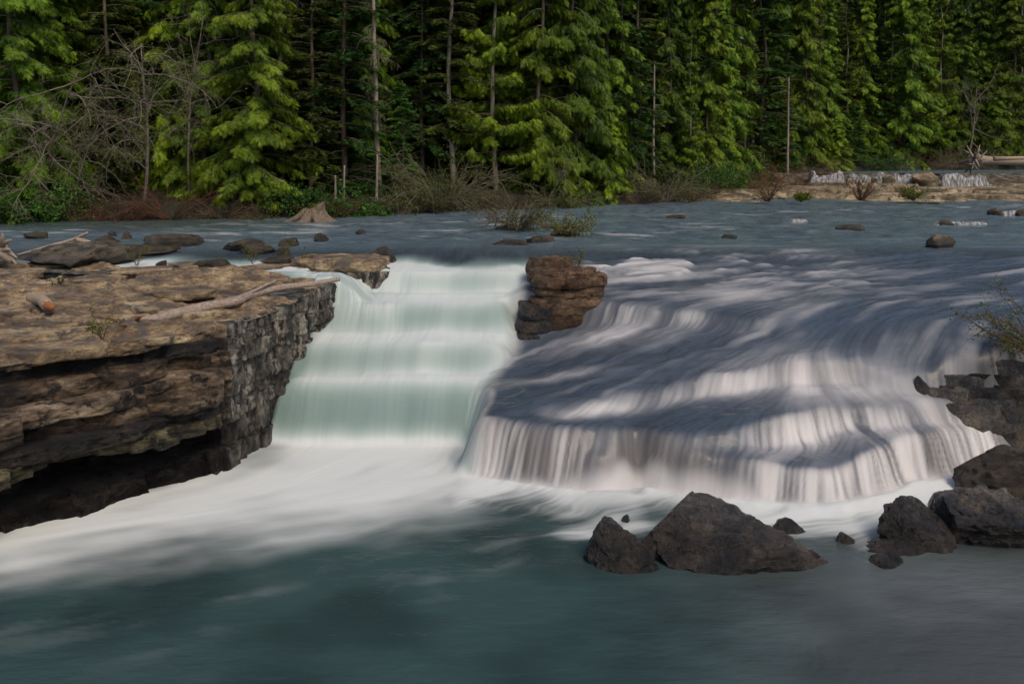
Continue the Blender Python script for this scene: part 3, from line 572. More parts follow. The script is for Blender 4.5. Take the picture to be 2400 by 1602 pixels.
# ------------------------------------------------------------------ layered block pieces
def slab_loop(name, outline, z0, z1, mat, parent, seed, bulge=0.05, joints=0.0, n_v=10, res=0.05, taper=0.0, label=None, tilt=(0, 0), calm=1.0):
    """a rock layer: closed plan outline (counter-clockwise) with rough sides, domed top and hidden bottom"""
    P = np.array(outline, float); P2 = np.vstack([P, P[:1]]); seg = np.linalg.norm(np.diff(P2, axis=0), axis=1); s = np.concatenate([[0], np.cumsum(seg)])
    n = max(24, int(s[-1] / res)); t = np.linspace(0, s[-1], n, endpoint=False)
    E = np.stack([np.interp(t, s, P2[:, 0]), np.interp(t, s, P2[:, 1])], 1)
    for _ in range(2): E = (np.roll(E, 1, 0) + 2 * E + np.roll(E, -1, 0)) / 4
    T = np.roll(E, -1, 0) - np.roll(E, 1, 0); T /= np.linalg.norm(T, axis=1)[:, None]; Nn = np.stack([T[:, 1], -T[:, 0]], 1); c = E.mean(0)
    rr_ = np.random.RandomState(seed); H = z1 - z0; sec = []
    for k in range(n_v + 1):
        q = k / n_v; d = bulge * (1 - (2 * q - 1) ** 4) - bulge - taper * q; sec.append((d, z0 + H * q))
    rowsv = []
    for d, z in sec: rowsv.append(np.column_stack([E + Nn * d, np.full(n, z)]))
    for a in (0.94, 0.85, 0.7, 0.5, 0.28, 0.1): rowsv.append(np.column_stack([c + (rowsv[n_v][:, :2] - c) * a, np.full(n, z1)]))
    Vv = np.stack(rowsv); x, y, z = Vv[..., 0], Vv[..., 1], Vv[..., 2]
    nz = 0.055 * fbm(x * 2.2, y * 2.2, z * 4, seed, 4) + 0.03 * ridged(x * 4, y * 4, z * 5, seed + 5, 4)
    if joints:
        jd = rr_.uniform(-1, 1, 60) * joints * 0.5; jid = np.floor(t / (joints * 2.6) + 0.35 * rr_.rand()).astype(int) % 60; fr_ = (t / (joints * 2.6)) % 1.0
        nz = nz + (jd[jid] - 0.05 * sm(1 - np.minimum(fr_, 1 - fr_) / 0.06))[None, :]
    side = np.zeros(len(Vv)); side[:n_v + 1] = 1; side[n_v + 1:n_v + 4] = [0.8, 0.4, 0.1]
    Vv[..., :2] += Nn[None] * (nz * side[:, None])[..., None]
    topn = 0.05 * fbm(x * 1.5, y * 1.5, 0, seed + 7, 4) + 0.02 * ridged(x * 3, y * 3, 0, seed + 8, 3)
    Vv[n_v - 1:, :, 2] += np.minimum(topn[n_v - 1:] * calm, H * 0.6)
    Vv[..., 2] += tilt[0] * (x - c[0]) + tilt[1] * (y - c[1])
    nr = len(Vv); i = np.arange(nr - 1)[:, None] * n; j = np.arange(n)[None]; j2 = (j + 1) % n
    fc = np.stack([i + j, i + j2, i + n + j2, i + n + j], -1).reshape(-1, 4)
    vv = Vv.reshape(-1, 3); tip = vv[-n:].mean(0); vv = np.vstack([vv, tip, vv[:n].mean(0)]); m = nr * n
    tri = [( (nr - 1) * n + a, (nr - 1) * n + (a + 1) % n, m) for a in range(n)] + [((a + 1) % n, a, m + 1) for a in range(n)]
    faces = [tuple(q) for q in fc] + tri
    o = link_mesh(name, vv, faces, M[mat], parent, True)
    if label: o['label'] = label
    return o
def blob(cx, cy, rx, ry, seed, n=14, jag=0.16):
    r = np.random.RandomState(seed); th = np.linspace(0, 2 * np.pi, n, endpoint=False) + r.uniform(-0.12, 0.12, n)
    k = 1 + r.uniform(-jag, jag, n); sq = 1 / np.maximum(np.abs(np.cos(th)), np.abs(np.sin(th))) ** 0.55
    return [(cx + rx * a * b * math.cos(q), cy + ry * a * b * math.sin(q)) for a, b, q in zip(k, sq, th)]

# rock pillar standing between waterfall and cascade
pil = empty('rock_pillar', (0, 0, 0)); tag(pil, 'brown layered rock pillar standing between the waterfall and the cascade', 'rock')
slab_loop('rock_layer', blob(0.42, 16.75, 0.42, 0.55, 1), -1.5, -1.10, 'wetrock', pil, 201, label='wet grey lowest layer')
slab_loop('rock_layer', blob(0.50, 16.85, 0.46, 0.55, 2), -1.12, -0.86, 'wetrock', pil, 202)
slab_loop('rock_layer', blob(0.46, 16.9, 0.38, 0.5, 12), -0.88, -0.60, 'wetrock', pil, 212)
slab_loop('rock_layer', blob(1.02, 16.95, 0.60, 0.55, 3), -1.35, -0.80, 'brown', pil, 203)
slab_loop('rock_layer', blob(1.14, 17.0, 0.70, 0.56, 4), -0.80, -0.46, 'brown', pil, 204, 0.06)
slab_loop('rock_layer', blob(1.10, 17.0, 0.66, 0.52, 5), -0.46, -0.25, 'brown', pil, 205, 0.05)
slab_loop('rock_layer', blob(1.12, 17.02, 0.68, 0.54, 6), -0.26, -0.02, 'brown', pil, 206, 0.06)
slab_loop('rock_layer', blob(1.04, 17.1, 0.60, 0.48, 7), -0.03, 0.06, 'brown', pil, 207, 0.04)
slab_loop('rock_layer', blob(0.80, 17.7, 0.44, 0.42, 8), -0.5, 0.22, 'brown', pil, 208, 0.06, label='taller flat topped layer at the back')

# low black outcrop on the right bank
outc = empty('rock_outcrop', (0, 0, 0)); tag(outc, 'low wet black rock outcrop on the right bank under the budding shrub', 'rock')
for i, (x_, y_, rx, ry, a_, b_) in enumerate([(7.9, 13.95, 1.15, 0.5, -2.3, -1.42), (7.35, 13.55, 0.55, 0.32, -2.4, -1.56), (8.5, 13.7, 0.8, 0.4, -2.4, -1.46), (6.95, 13.7, 0.33, 0.25, -2.4, -1.42), (7.75, 14.15, 0.75, 0.38, -1.5, -1.22), (8.7, 14.15, 0.8, 0.4, -1.5, -1.10), (8.2, 14.35, 0.5, 0.3, -1.3, -1.05), (7.3, 13.95, 0.36, 0.25, -1.5, -1.28), (8.05, 13.5, 0.36, 0.25, -2.4, -1.62), (9.0, 14.5, 0.7, 0.35, -1.2, -0.92)]):
    slab_loop('rock_layer', blob(x_, y_, rx, ry, 60 + i, 10, 0.26), a_, b_, 'boulder' if i % 2 else 'wetrock', outc, 240 + i, 0.03, tilt=(0.06 * math.sin(i * 2.3), 0.08 * math.cos(i * 1.7)))

# rock block at the head of the left side fall
blk = empty('rock_block', (0, 0, 0)); tag(blk, 'tan rock block between the side fall and the top of the waterfall', 'rock')
slab_loop('rock_layer', [(-4.7, 18.15), (-3.7, 17.9), (-2.9, 17.8), (-2.62, 18.0), (-2.62, 18.7), (-2.7, 19.5), (-3.3, 19.9), (-4.6, 19.6)], -1.1, -0.12, 'wall', blk, 221, 0.04, 0.12)
slab_loop('rock_layer', [(-4.75, 18.3), (-3.9, 18.1), (-3.3, 17.9), (-2.85, 17.92), (-2.74, 18.6), (-2.8, 19.5), (-3.4, 19.85), (-4.8, 19.4)], -0.14, 0.10, 'tan', blk, 222, 0.05)

# ------------------------------------------------------------------ the cliff on the left
cliff = empty('rock_cliff', (0, 0, 0)); tag(cliff, 'big layered rock cliff with a flat tan top left of the waterfall', 'cliff')
EDGE = np.array([(-10.5, 5.8), (-8.5, 8.0), (-7.5, 9.25), (-6.4, 10.6), (-5.57, 11.55), (-4.9, 12.35), (-4.5, 12.85), (-4.32, 13.0), (-4.12, 13.4), (-3.93, 14.1), (-3.80, 15.0), (-3.70, 16.0), (-3.52, 16.9), (-3.58, 17.2), (-4.2, 17.55), (-5.0, 17.95), (-7.0, 18.15), (-10.0, 18.2), (-13.0, 18.2)])
seg = np.concatenate([[0], np.cumsum(np.linalg.norm(np.diff(EDGE, axis=0), axis=1))])
NS = 560
def seg_of(i): return seg[i]
SS = np.sort(np.concatenate([np.linspace(0, seg[2], 40), np.linspace(seg[2], seg[13], 420)[1:], np.linspace(seg[13], seg[-1], 100)[1:]])); NS = len(SS)
EE = np.stack([np.interp(SS, seg, EDGE[:, 0]), np.interp(SS, seg, EDGE[:, 1])], 1)
for _ in range(3): EE[1:-1] = (EE[:-2] + 2 * EE[1:-1] + EE[2:]) / 4
TT = np.gradient(EE, axis=0); TT /= np.linalg.norm(TT, axis=1)[:, None]; EN = np.stack([TT[:, 1], -TT[:, 0]], 1)
for _ in range(30): EN[1:-1] = (EN[:-2] + 2 * EN[1:-1] + EN[2:]) / 4
EN /= np.linalg.norm(EN, axis=1)[:, None]
frontw = 1 - sm((SS - (seg[7] - 0.5)) / 0.7)           # 1 on the pool side, 0 on the waterfall side
def cliff_top_z(X, Y): return -0.27 + 0.022 * (Y - 12) + 0.12 * sm((-4.2 - X) / 1.6) * sm((Y - 14.5) / 3.0)
# joints of the waterfall-side wall
jr = np.random.RandomState(5); jcommon = np.random.RandomState(55).uniform(-0.12, 0.10, 60); jshift = np.random.RandomState(56).uniform(-0.02, 0.02, 40); jpos = np.cumsum(jr.uniform(0.14, 0.42, 40)) + seg[7] - 0.4
# top sheet
TV = np.linspace(0, 1, 190) ** 1.9
FX = np.full(NS, -14.5); FYv = np.interp(SS, [0, seg[7], seg[13], seg[-1]], [6.5, 12.5, 17.6, 18.0])
TXc = EE[:, 0][None] + (FX - EE[:, 0])[None] * TV[:, None]; TYc = EE[:, 1][None] + (FYv - EE[:, 1])[None] * TV[:, None]
inner = sm(TV / 0.02)[:, None]
q = fbm(TXc * 0.55, TYc * 0.8, 0, 301, 4) * 2.4; pl = np.floor(q * 2.2) + sm(((q * 2.2) % 1) * 7 - 6)
TZc = cliff_top_z(TXc, TYc) + (0.040 * pl + 0.018 * fbm(TXc * 2.5, TYc * 2.5, 0, 303, 4)) * inner
crk = np.abs(perlin(TXc * 1.1 + 0.3 * fbm(TXc, TYc, 0, 5, 2), TYc * 1.6, 0, 307)); TZc -= 0.10 * sm(1 - crk / 0.035) * inner; crk2 = np.abs(perlin(TXc * 0.7 + 4, TYc * 2.6 + 0.4 * fbm(TXc, TYc, 0, 6, 2), 0, 311)); TZc -= 0.07 * sm(1 - crk2 / 0.03) * inner
TZc -= 0.05 * (1 - inner)
topn = link_mesh('top_slab', np.stack([TXc, TYc, TZc], -1).reshape(-1, 3), grid_faces(len(TV), NS), M['tan'], cliff); topn['label'] = 'dry tan flat top of the cliff'
LAYERS = [(-0.22, -0.44, 0.02, 0.02), (-0.44, -0.62, 0.10, 0.00), (-0.62, -0.86, 0.30, 0.03), (-0.86, -1.06, 0.42, -0.02), (-1.06, -1.30, 0.50, 0.02), (-1.30, -1.50, 0.40, -0.03), (-1.50, -1.70, 0.46, 0.01), (-1.70, -2.12, -0.30, -0.01), (-2.12, -2.75, 0.12, 0.05)]
for li, (zt, zb_, off, woff) in enumerate(LAYERS):
    rr_ = np.random.RandomState(400 + li)
    o_s = off + 0.24 * fbm(SS * 0.55, li * 3.3, 0, 320 + li, 3) + (0.12 * np.floor(2.6 * perlin(SS * 0.9, li * 1.7, 0, 330 + li)))
    if li < 2: o_s = o_s * 0.7 + 0.02
    if li == 7: o_s = np.minimum(o_s, -0.1)
    w_s = woff + 0.05 * fbm(SS * 1.1, li * 2.3, 0, 340 + li, 3)
    jd = rr_.uniform(-0.11, 0.09, 60); ji = np.searchsorted(jpos + rr_.uniform(-0.05, 0.05), SS); near = np.min(np.abs(SS[:, None] - (jpos + rr_.uniform(-0.04, 0.04))[None]), axis=1)
    ji = np.searchsorted(jpos, SS); near = np.min(np.abs(SS[:, None] - (jpos + jshift)[None]), axis=1); w_s = w_s + jcommon[np.minimum(ji, 59)] + 0.35 * jd[np.minimum(ji, 59)] - 0.11 * sm(1 - near / 0.05)
    d_s = lerp(w_s, o_s, frontw)
    # layers dip and swell a little along the face
    wav = 0.05 * fbm(SS * 0.4, 1.0, 0, 350, 3); zt_s = zt + wav * (li > 0) + (cliff_top_z(EE[:, 0], EE[:, 1]) + 0.27 if li == 0 else 0.0); zb_s = zb_ + wav - 0.03
    if li == 0: zt_s = cliff_top_z(EE[:, 0], EE[:, 1]) - 0.012
    prof = [(-1.1, 1.0), (-0.6, 1.0), (-0.3, 1.0), (-0.16, 1.0), (-0.07, 0.995), (-0.02, 0.98), (0.0, 0.93)] + [(0.012 * math.sin(math.pi * a), 0.93 - 0.85 * a) for a in np.linspace(0.08, 0.92, 11)] + [(-0.04, 0.06), (-0.16, 0.03), (-0.5, -0.02), (-1.0, -0.02)]
    rws = []
    for pi_, (pd_, pz) in enumerate(prof):
        dd = d_s + pd_ * (lerp(0.25, 1.0, frontw) if pd_ > -0.2 and pi_ > 4 else 1.0) + (li == 8) * 0.28 * (1 - pz) * frontw; z_ = lerp(zb_s, zt_s, pz)
        if 0 < pi_ < 5 and li > 0: z_ = z_ + 0.05 * (pd_ < -0.05) * abs(pd_)
        rws.append(np.column_stack([EE + EN * dd[:, None], z_]))
    Vl = np.stack(rws); x, y, z = Vl[..., 0], Vl[..., 1], Vl[..., 2]
    face = np.array([0.25 if (p[0] < -0.1) else 1.0 for p in prof])[:, None]
    dn = 0.06 * fbm(x * 2.4, y * 2.4, z * 6, 360 + li, 4) + 0.05 * (ridged(x * 4, y * 4, z * 9, 370 + li, 4) - 0.3)
    Vl[..., :2] += EN[None] * (dn * face * lerp(0.55, 1.0, frontw)[None])[..., None]; Vl[..., 2] += 0.02 * fbm(x * 3, y * 3, z * 3, 380 + li, 3) * (0 if li == 0 else 1)
    # split pool side and waterfall side so that each wears its own surface
    cut = int(np.searchsorted(SS, seg[7] - 0.08)); nP = len(prof)
    for nm, a, b, mt in (('front_layer', 0, cut + 1, 'strata'), ('side_layer', cut, NS, 'wall')):
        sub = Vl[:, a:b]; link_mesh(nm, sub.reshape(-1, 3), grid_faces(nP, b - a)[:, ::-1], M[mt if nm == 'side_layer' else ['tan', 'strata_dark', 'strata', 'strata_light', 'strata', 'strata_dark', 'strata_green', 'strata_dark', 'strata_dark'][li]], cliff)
# loose plates lying on the cliff top
plates = [(150, 700, .75, .35), (330, 655, .6, .3), (250, 745, .55, .22), (60, 770, .6, .25), (420, 690, .7, .3), (520, 660, .8, .28), (120, 640, .7, .3), (620, 645, .5, .25), (440, 730, .5, .2), (30, 720, .5, .3), (230, 670, .5, .3), (560, 712, .45, .18), (330, 780, .4, .14), (690, 640, .4, .25), (180, 800, .45, .16),
          (290, 700, .5, .22), (380, 760, .4, .14), (90, 810, .5, .16), (470, 640, .7, .25), (20, 660, .7, .3), (200, 635, .6, .25), (640, 668, .35, .16), (150, 752, .45, .2), (360, 720, .45, .16)]
for i, (a, b, rx, ry) in enumerate(plates):
    p = at_z(a, b, -0.2); zt = float(cliff_top_z(p[0], p[1]))
    slab_loop('stone_plate', blob(p[0], p[1], rx * 0.85, ry * 1.7, 500 + i, 11, 0.28), zt - 0.08, zt + 0.022 + 0.018 * (i % 3), 'tan', cliff, 500 + i, 0.005, 0, 5, 0.03, calm=0.3, tilt=(0.012 * math.sin(i * 2.1), 0.012 * math.cos(i * 1.3)))

# ------------------------------------------------------------------ driftwood
def wood(name, pts, rads, mat, label, k=10, n=60, knob=0.12, seed=1, cat='driftwood', kids=(), capmat=None):
    P = np.array(pts, float); s = np.concatenate([[0], np.cumsum(np.linalg.norm(np.diff(P, axis=0), axis=1))]); t = np.linspace(0, s[-1], n)
    def cub(c):
        m = np.gradient(c, s); i = np.clip(np.searchsorted(s, t) - 1, 0, len(s) - 2); h = s[i + 1] - s[i]; w = (t - s[i]) / h
        return (2 * w**3 - 3 * w**2 + 1) * c[i] + (w**3 - 2 * w**2 + w) * h * m[i] + (-2 * w**3 + 3 * w**2) * c[i + 1] + (w**3 - w**2) * h * m[i + 1]
    Q = np.stack([cub(P[:, a]) for a in range(3)], 1); r = np.interp(t, s, rads) * (1 + knob * fbm(t * 3.0, seed * 1.3, 0, seed, 3))
    Q += 0.3 * r[:, None] * np.stack([perlin(t * 1.7, a * 5.1, 0, seed) for a in range(3)], 1)
    org = Q[0].copy(); e = empty(name, org); tag(e, label, cat)
    b = MB(); b.tube(Q - org, r, k); b.build('stem', M[mat], e)
    for nm, kp, kr, km in kids:
        b = MB(); kp = np.array(kp) - org; tt = np.linspace(0, 1, 14)
        kk = np.stack([np.interp(tt, np.linspace(0, 1, len(kp)), kp[:, a]) for a in range(3)], 1); kk += 0.25 * kr[0] * np.stack([perlin(tt * 6, a * 3.1, 0, seed + 9) for a in range(3)], 1)
        b.tube(kk, np.interp(tt, [0, 1], kr), 7); b.build(nm, M[km], e)
    return e
zc = lambda px, py, z: at_z(px, py, z)
wood('driftwood_branch', [zc(330, 758, -0.20), zc(400, 738, -0.16), zc(470, 722, -0.14), zc(545, 708, -0.1), zc(590, 690, -0.08), zc(660, 674, -0.06), zc(730, 664, -0.04), zc(796, 654, 0.0)], [0.085, 0.085, 0.08, 0.075, 0.07, 0.06, 0.05, 0.04], 'drift', 'long curved driftwood branch lying along the cliff rim', 12, 90, 0.12, 3,
     kids=[('side_branch', [zc(565, 695, -0.06), zc(610, 674, 0.02), zc(648, 657, 0.08)], (0.03, 0.022), 'drift'), ('root', [zc(332, 757, -0.2), zc(318, 750, -0.1), zc(330, 740, 0.0)], (0.05, 0.02), 'cut'),
           ('root', [zc(330, 760, -0.2), zc(290, 762, -0.18), zc(262, 748, -0.1), zc(232, 744, -0.06)], (0.035, 0.01), 'redtwig'), ('root', [zc(325, 762, -0.22), zc(280, 776, -0.22), zc(250, 778, -0.2)], (0.03, 0.01), 'redtwig'), ('root', [zc(340, 756, -0.2), zc(305, 766, -0.2), zc(285, 762, -0.08)], (0.03, 0.012), 'redtwig')])
wood('cut_log', [zc(72, 696, -0.12), zc(95, 706, -0.12), zc(114, 716, -0.12)], [0.085, 0.095, 0.09], 'drift_pale', 'short pale log chunk with orange split end on the cliff top', 14, 30, 0.08, 4,
     kids=[('split_end', [zc(109, 714, -0.12), zc(116, 718, -0.12), zc(120, 722, -0.12)], (0.088, 0.05), 'cut')])
wood('driftwood_stick', [at_y(100, 588, 19.2), at_y(150, 573, 19.2), at_y(196, 569, 19.0)], [0.03, 0.055, 0.05], 'drift_pale', 'pale stick pointing left on the flat river slab', 8, 40, 0.1, 5)
wood('driftwood_stick', [at_y(180, 561, 18.9), at_y(205, 568, 18.8), at_y(234, 579, 18.6)], [0.055, 0.06, 0.05], 'drift_pale', 'thick pale stick sloping right down over the flat river slab', 8, 40, 0.1, 6)
wood('driftwood_stick', [at_y(40, 597, 18.6), at_y(110, 578, 18.8), at_y(170, 562, 19.0), at_y(206, 545, 19.0)], [0.02, 0.035, 0.04, 0.03], 'drift', 'long thin dark stick rising across the flat river slab', 7, 40, 0.1, 7)
# root end of a drift log at the left edge
rl = empty('drift_log', at_z(-20, 620, -0.05)); tag(rl, 'weathered grey drift log root end at the left edge', 'driftwood')
b = MB(); o0 = np.array(rl.location)
b.tube([at_y(-60, 560, 18.0) - o0, at_y(0, 585, 17.8) - o0, at_y(30, 612, 17.6) - o0], [0.2, 0.17, 0.06], 12); b.build('stem', M['drift'], rl)
for i, (a, c_) in enumerate([((0, 580), (6, 548)), ((8, 590), (40, 604)), ((4, 575), (26, 562)), ((14, 596), (38, 620)), ((2, 590), (24, 585))]):
    b = MB(); A, B = at_y(*a, 17.7) - o0, at_y(*c_, 17.5) - o0; b.tube([A, (A + B) / 2 + [0.02, 0, 0.03], B], [0.06, 0.045, 0.015], 7); b.build('root', M['drift'], rl)
# stump on the far shore
def stump():
    p = at_z(725, 518, 0.0); e = empty('tree_stump', p); tag(e, 'weathered stump with flared roots standing in the far shallows', 'stump')
    th = np.linspace(0, 2 * np.pi, 72, endpoint=False); hs = np.linspace(0, 1, 26); TH, Hh = np.meshgrid(th, hs)
    lob = np.abs(np.sin(TH * 2.5 + 0.6 + 0.5 * np.sin(TH))) ** 0.7
    r = (0.20 + 0.12 * lob) + (0.50 * lob + 0.08) * (1 - Hh) ** 2.2; r *= 1 + 0.10 * fbm(np.cos(TH) * 3, np.sin(TH) * 3, Hh * 1.5, 5, 3)
    hgt = 0.78 * (0.80 + 0.22 * np.cos(TH - 0.4)); z = Hh * hgt - 0.08
    x = r * np.cos(TH) * 1.15 + 0.22 * Hh ** 0.7; y = r * np.sin(TH)
    v = np.stack([x, y, z], -1).reshape(-1, 3); n = 72; i = np.arange(25)[:, None] * n; j = np.arange(n)[None]; j2 = (j + 1) % n
    fc = [tuple(q) for q in np.stack([i + j, i + j2, i + n + j2, i + n + j], -1).reshape(-1, 4)]
    v = np.vstack([v, [0.22, 0, 0.58]]); fc += [(25 * n + a, 25 * n + (a + 1) % n, len(v) - 1) for a in range(n)]
    link_mesh('trunk_base', v, fc, M['stump'], e)
    for k_, (ang, ln) in enumerate([(2.7, 0.95), (3.5, 0.8), (4.4, 0.7), (5.2, 0.75), (5.9, 0.8), (0.4, 0.6)]):
        b = MB(); tt = np.linspace(0, 1, 9); q = np.stack([math.cos(ang) * (0.2 + ln * tt) + 0.1 * (1 - tt), math.sin(ang) * (0.15 + ln * 0.8 * tt), 0.42 * (1 - tt) ** 1.6 - 0.06], 1)
        b.tube(q, 0.12 * (1 - tt) + 0.05, 8); b.build('root', M['stump'], e)
    mo = MB(); r = np.random.RandomState(2); bs = np.stack([r.normal(0.24, 0.12, 160), r.normal(0, 0.12, 160), r.uniform(0.5, 0.66, 160)], 1)
    mo.leaves(bs, bs + r.normal(size=(160, 3)) * [0.05, 0.05, 0.03], np.tile([0.7, 0.7, 0], (160, 1)), np.full(160, 0.02), r.rand(160)); mo.build('moss', M['moss'], e)
stump()
# fallen trunk with root plate on the far right
fl = empty('fallen_log', at_y(2285, 400, 64.0)); tag(fl, 'long bleached fallen trunk with a ragged root plate above the far falls', 'driftwood'); o0 = np.array(fl.location); r = np.random.RandomState(8)
b = MB(); b.tube(np.stack([at_y(a, c_, 64.0) for a, c_ in [(2286, 374), (2300, 375), (2340, 378), (2400, 380), (2500, 381)]]) - o0, [0.55, 0.36, 0.28, 0.25, 0.22], 12); b.build('stem', M['drift'], fl)
b = MB(); b.tube(np.stack([at_y(a, c_, 63.2) for a, c_ in [(2330, 372), (2370, 371), (2480, 368)]]) - o0, [0.18, 0.14, 0.1], 8); b.build('side_branch', M['drift_pale'], fl)
for i in range(34):
    a = r.uniform(0, 2 * np.pi); l_ = r.uniform(0.5, 1.25); c0 = at_y(2284, 374, 64) - o0; dv = np.array([-0.25 + r.normal(0, 0.25), math.cos(a), math.sin(a)])
    b = MB(); p1 = c0 + dv * l_ * 0.55; p2 = c0 + dv * l_ + r.normal(size=3) * 0.22; b.tube([c0, p1, p2], [0.16, 0.09, 0.02], 5); b.build('root', M['drift'], fl)

# ------------------------------------------------------------------ far rock shelf and upper falls
su = np.linspace(0.15, 0.85, 300); sy = np.concatenate([np.linspace(45.5, 52, 60), np.linspace(52.2, 64.5, 90)]); SU, SY = np.meshgrid(su, sy); SX = SU * SY
q = fbm(SX * 0.16, SY * 0.3, 0, 601, 4); d_in = SY - interp(SX, [(6, 47), (10, 48.5), (14, 50.5), (20, 49.0), (28, 48.0), (40, 47.5), (60, 47)]) + 2.2 * fbm(SX * 0.3, SY * 0.1, 0, 603, 3)
zq = -0.25 + 0.42 * sm(d_in / 2.0) + 0.055 * np.clip(d_in, 0, 40) * 0.55 + 0.40 * q + 0.25 * sm((SX - 26) / 8) * sm(d_in / 4); zq = np.floor(zq * 4.5 + 0.2 * fbm(SX * 0.5, SY * 0.8, 0, 609, 3)) / 4.5 * 0.85 + zq * 0.15 + 0.03 + 0.035 * fbm(SX * 0.9, SY * 0.9, 0, 605, 4)
zq = np.where(SX < 8, zq - 0.4 * sm((8 - SX) / 2), zq)
tag(link_mesh('rock_shelf', np.stack([SX, SY, zq], -1).reshape(-1, 3), grid_faces(len(sy), len(su)), M['shelf']), 'broad tan bedrock shelf below the far falls', 'rock', kind='structure')
def fall_mat():
    m, N, L, b_ = mat_new('falling_water'); g = N.new('ShaderNodeNewGeometry'); mp = nd(N, 'ShaderNodeMapping'); mp.inputs['Scale'].default_value = (5.5, 5.5, 0.3); L.new(g.outputs['Position'], mp.inputs['Vector'])
    n = nd(N, 'ShaderNodeTexNoise', Scale=1.6, Detail=5.0, Roughness=0.6); L.new(mp.outputs[0], n.inputs['Vector']); r_ = ramp(N, [(0.36, (0.04, 0.038, 0.035)), (0.50, (0.20, 0.20, 0.20)), (0.66, (0.46, 0.47, 0.50))]); L.new(n.outputs['Fac'], r_.inputs[0])
    L.new(r_.outputs[0], b_.inputs['Base Color']); b_.inputs['Roughness'].default_value = 0.7; return m
M['fall'] = fall_mat()
def curtain(px0, px1, Y, z1, z0, name, label, parent=None, seed=1, out=0.35):
    x0, x1 = (px0 - CX) / F_PX * Y, (px1 - CX) / F_PX * Y; n = max(8, int((x1 - x0) / 0.06)); xs = np.linspace(x0, x1, n); t = np.linspace(0, 1, 14)
    XX, T_ = np.meshgrid(xs, t); jag = 0.12 * perlin(XX * 1.4, 0.3, 0, seed) + 0.06 * perlin(XX * 5, 0.3, 0, seed + 1)
    YY = Y + 0.25 + jag - out * T_ ** 0.6 - 0.25 * (T_ > 0); hh_ = z1 - z0; ZZ = lerp(z1, z0, T_ ** 1.4) + 0.32 * hh_ * (fbm(XX * 1.3, 0.1, 0, seed + 2, 4) - 0.3) + 0.10 * hh_ * perlin(XX * 4, 0.1, 0, seed + 3) * T_ - 0.9 * hh_ * sm(1 - np.minimum(XX - x0, x1 - XX) / (0.10 * (x1 - x0))) * (1 - T_) ; ZZ[0] -= 0.02
    o = link_mesh(name, np.stack([XX, YY, ZZ], -1).reshape(-1, 3), grid_faces(14, n)[:, ::-1], M['fall'], parent)
    if label: tag(o, label, 'waterfall', kind=None)
    return o
wall_lip = np.linspace(19.5, 60, 260); wy = interp(wall_lip, FALL_L) + 0.35; tz = np.linspace(0, 1, 8); WL, TZ = np.meshgrid(wall_lip, tz); WYY = np.tile(wy, (8, 1)) - 0.5 * TZ + 0.25 * fbm(WL * 0.8, TZ * 2, 0, 611, 3); WZZ = lerp(1.40, 0.2, TZ)
tag(link_mesh('rock_ledge', np.stack([WL, WYY, WZZ], -1).reshape(-1, 3), grid_faces(8, 260)[:, ::-1], M['riverrock']), 'dark rock ledge behind the far falls', 'rock', kind='structure')
for a, b_, l_ in [(1893, 1982, 'left curtain of the far falls beside the brown shrubs'), (1984, 2080, 'wide middle curtain of the far falls'), (2090, 2150, 'narrow curtain of the far falls between two brown rocks'), (2196, 2320, 'right cascade of the far falls below the fallen trunk')]:
    Yl = float(interp(((a + b_) / 2 - CX) / F_PX * 62, FALL_L)); curtain(a, b_, Yl - 0.35, 1.40, 0.42, 'small_waterfall', l_, seed=a, out=0.35)
for a in [(2066, 408, 2102, 436, 'mossy brown boulder between the middle and narrow far falls', 81), (2140, 402, 2206, 428, 'big brown boulder right of the narrow far fall', 82), (1985, 418, 1998, 434, 'small dark rock between the left and middle far falls', 83), (2040, 412, 2056, 430, 'wet rock inside the middle far falls', 84)]:
    rock(a[0], a[1], a[2], a[3], 0.4, a[4], 'shelf', a[5], 0.7, 0.3, 4, Yf=60.5)
for a, b_, yy, h_, l_ in [(2190, 2320, 521, 0.13, 'low curtain of water in the right river near the calm band'), (1850, 1895, 514, 0.10, 'tiny water curtain over a thin ledge in the right river'), (2345, 2385, 498, 0.2, 'tiny drop between two dark stones at the right edge')]:
    Yc = at_z(0, yy + 6, 0.0)[1]; curtain(a, b_, Yc, h_, -0.03, 'small_waterfall', l_, seed=a, out=0.12)

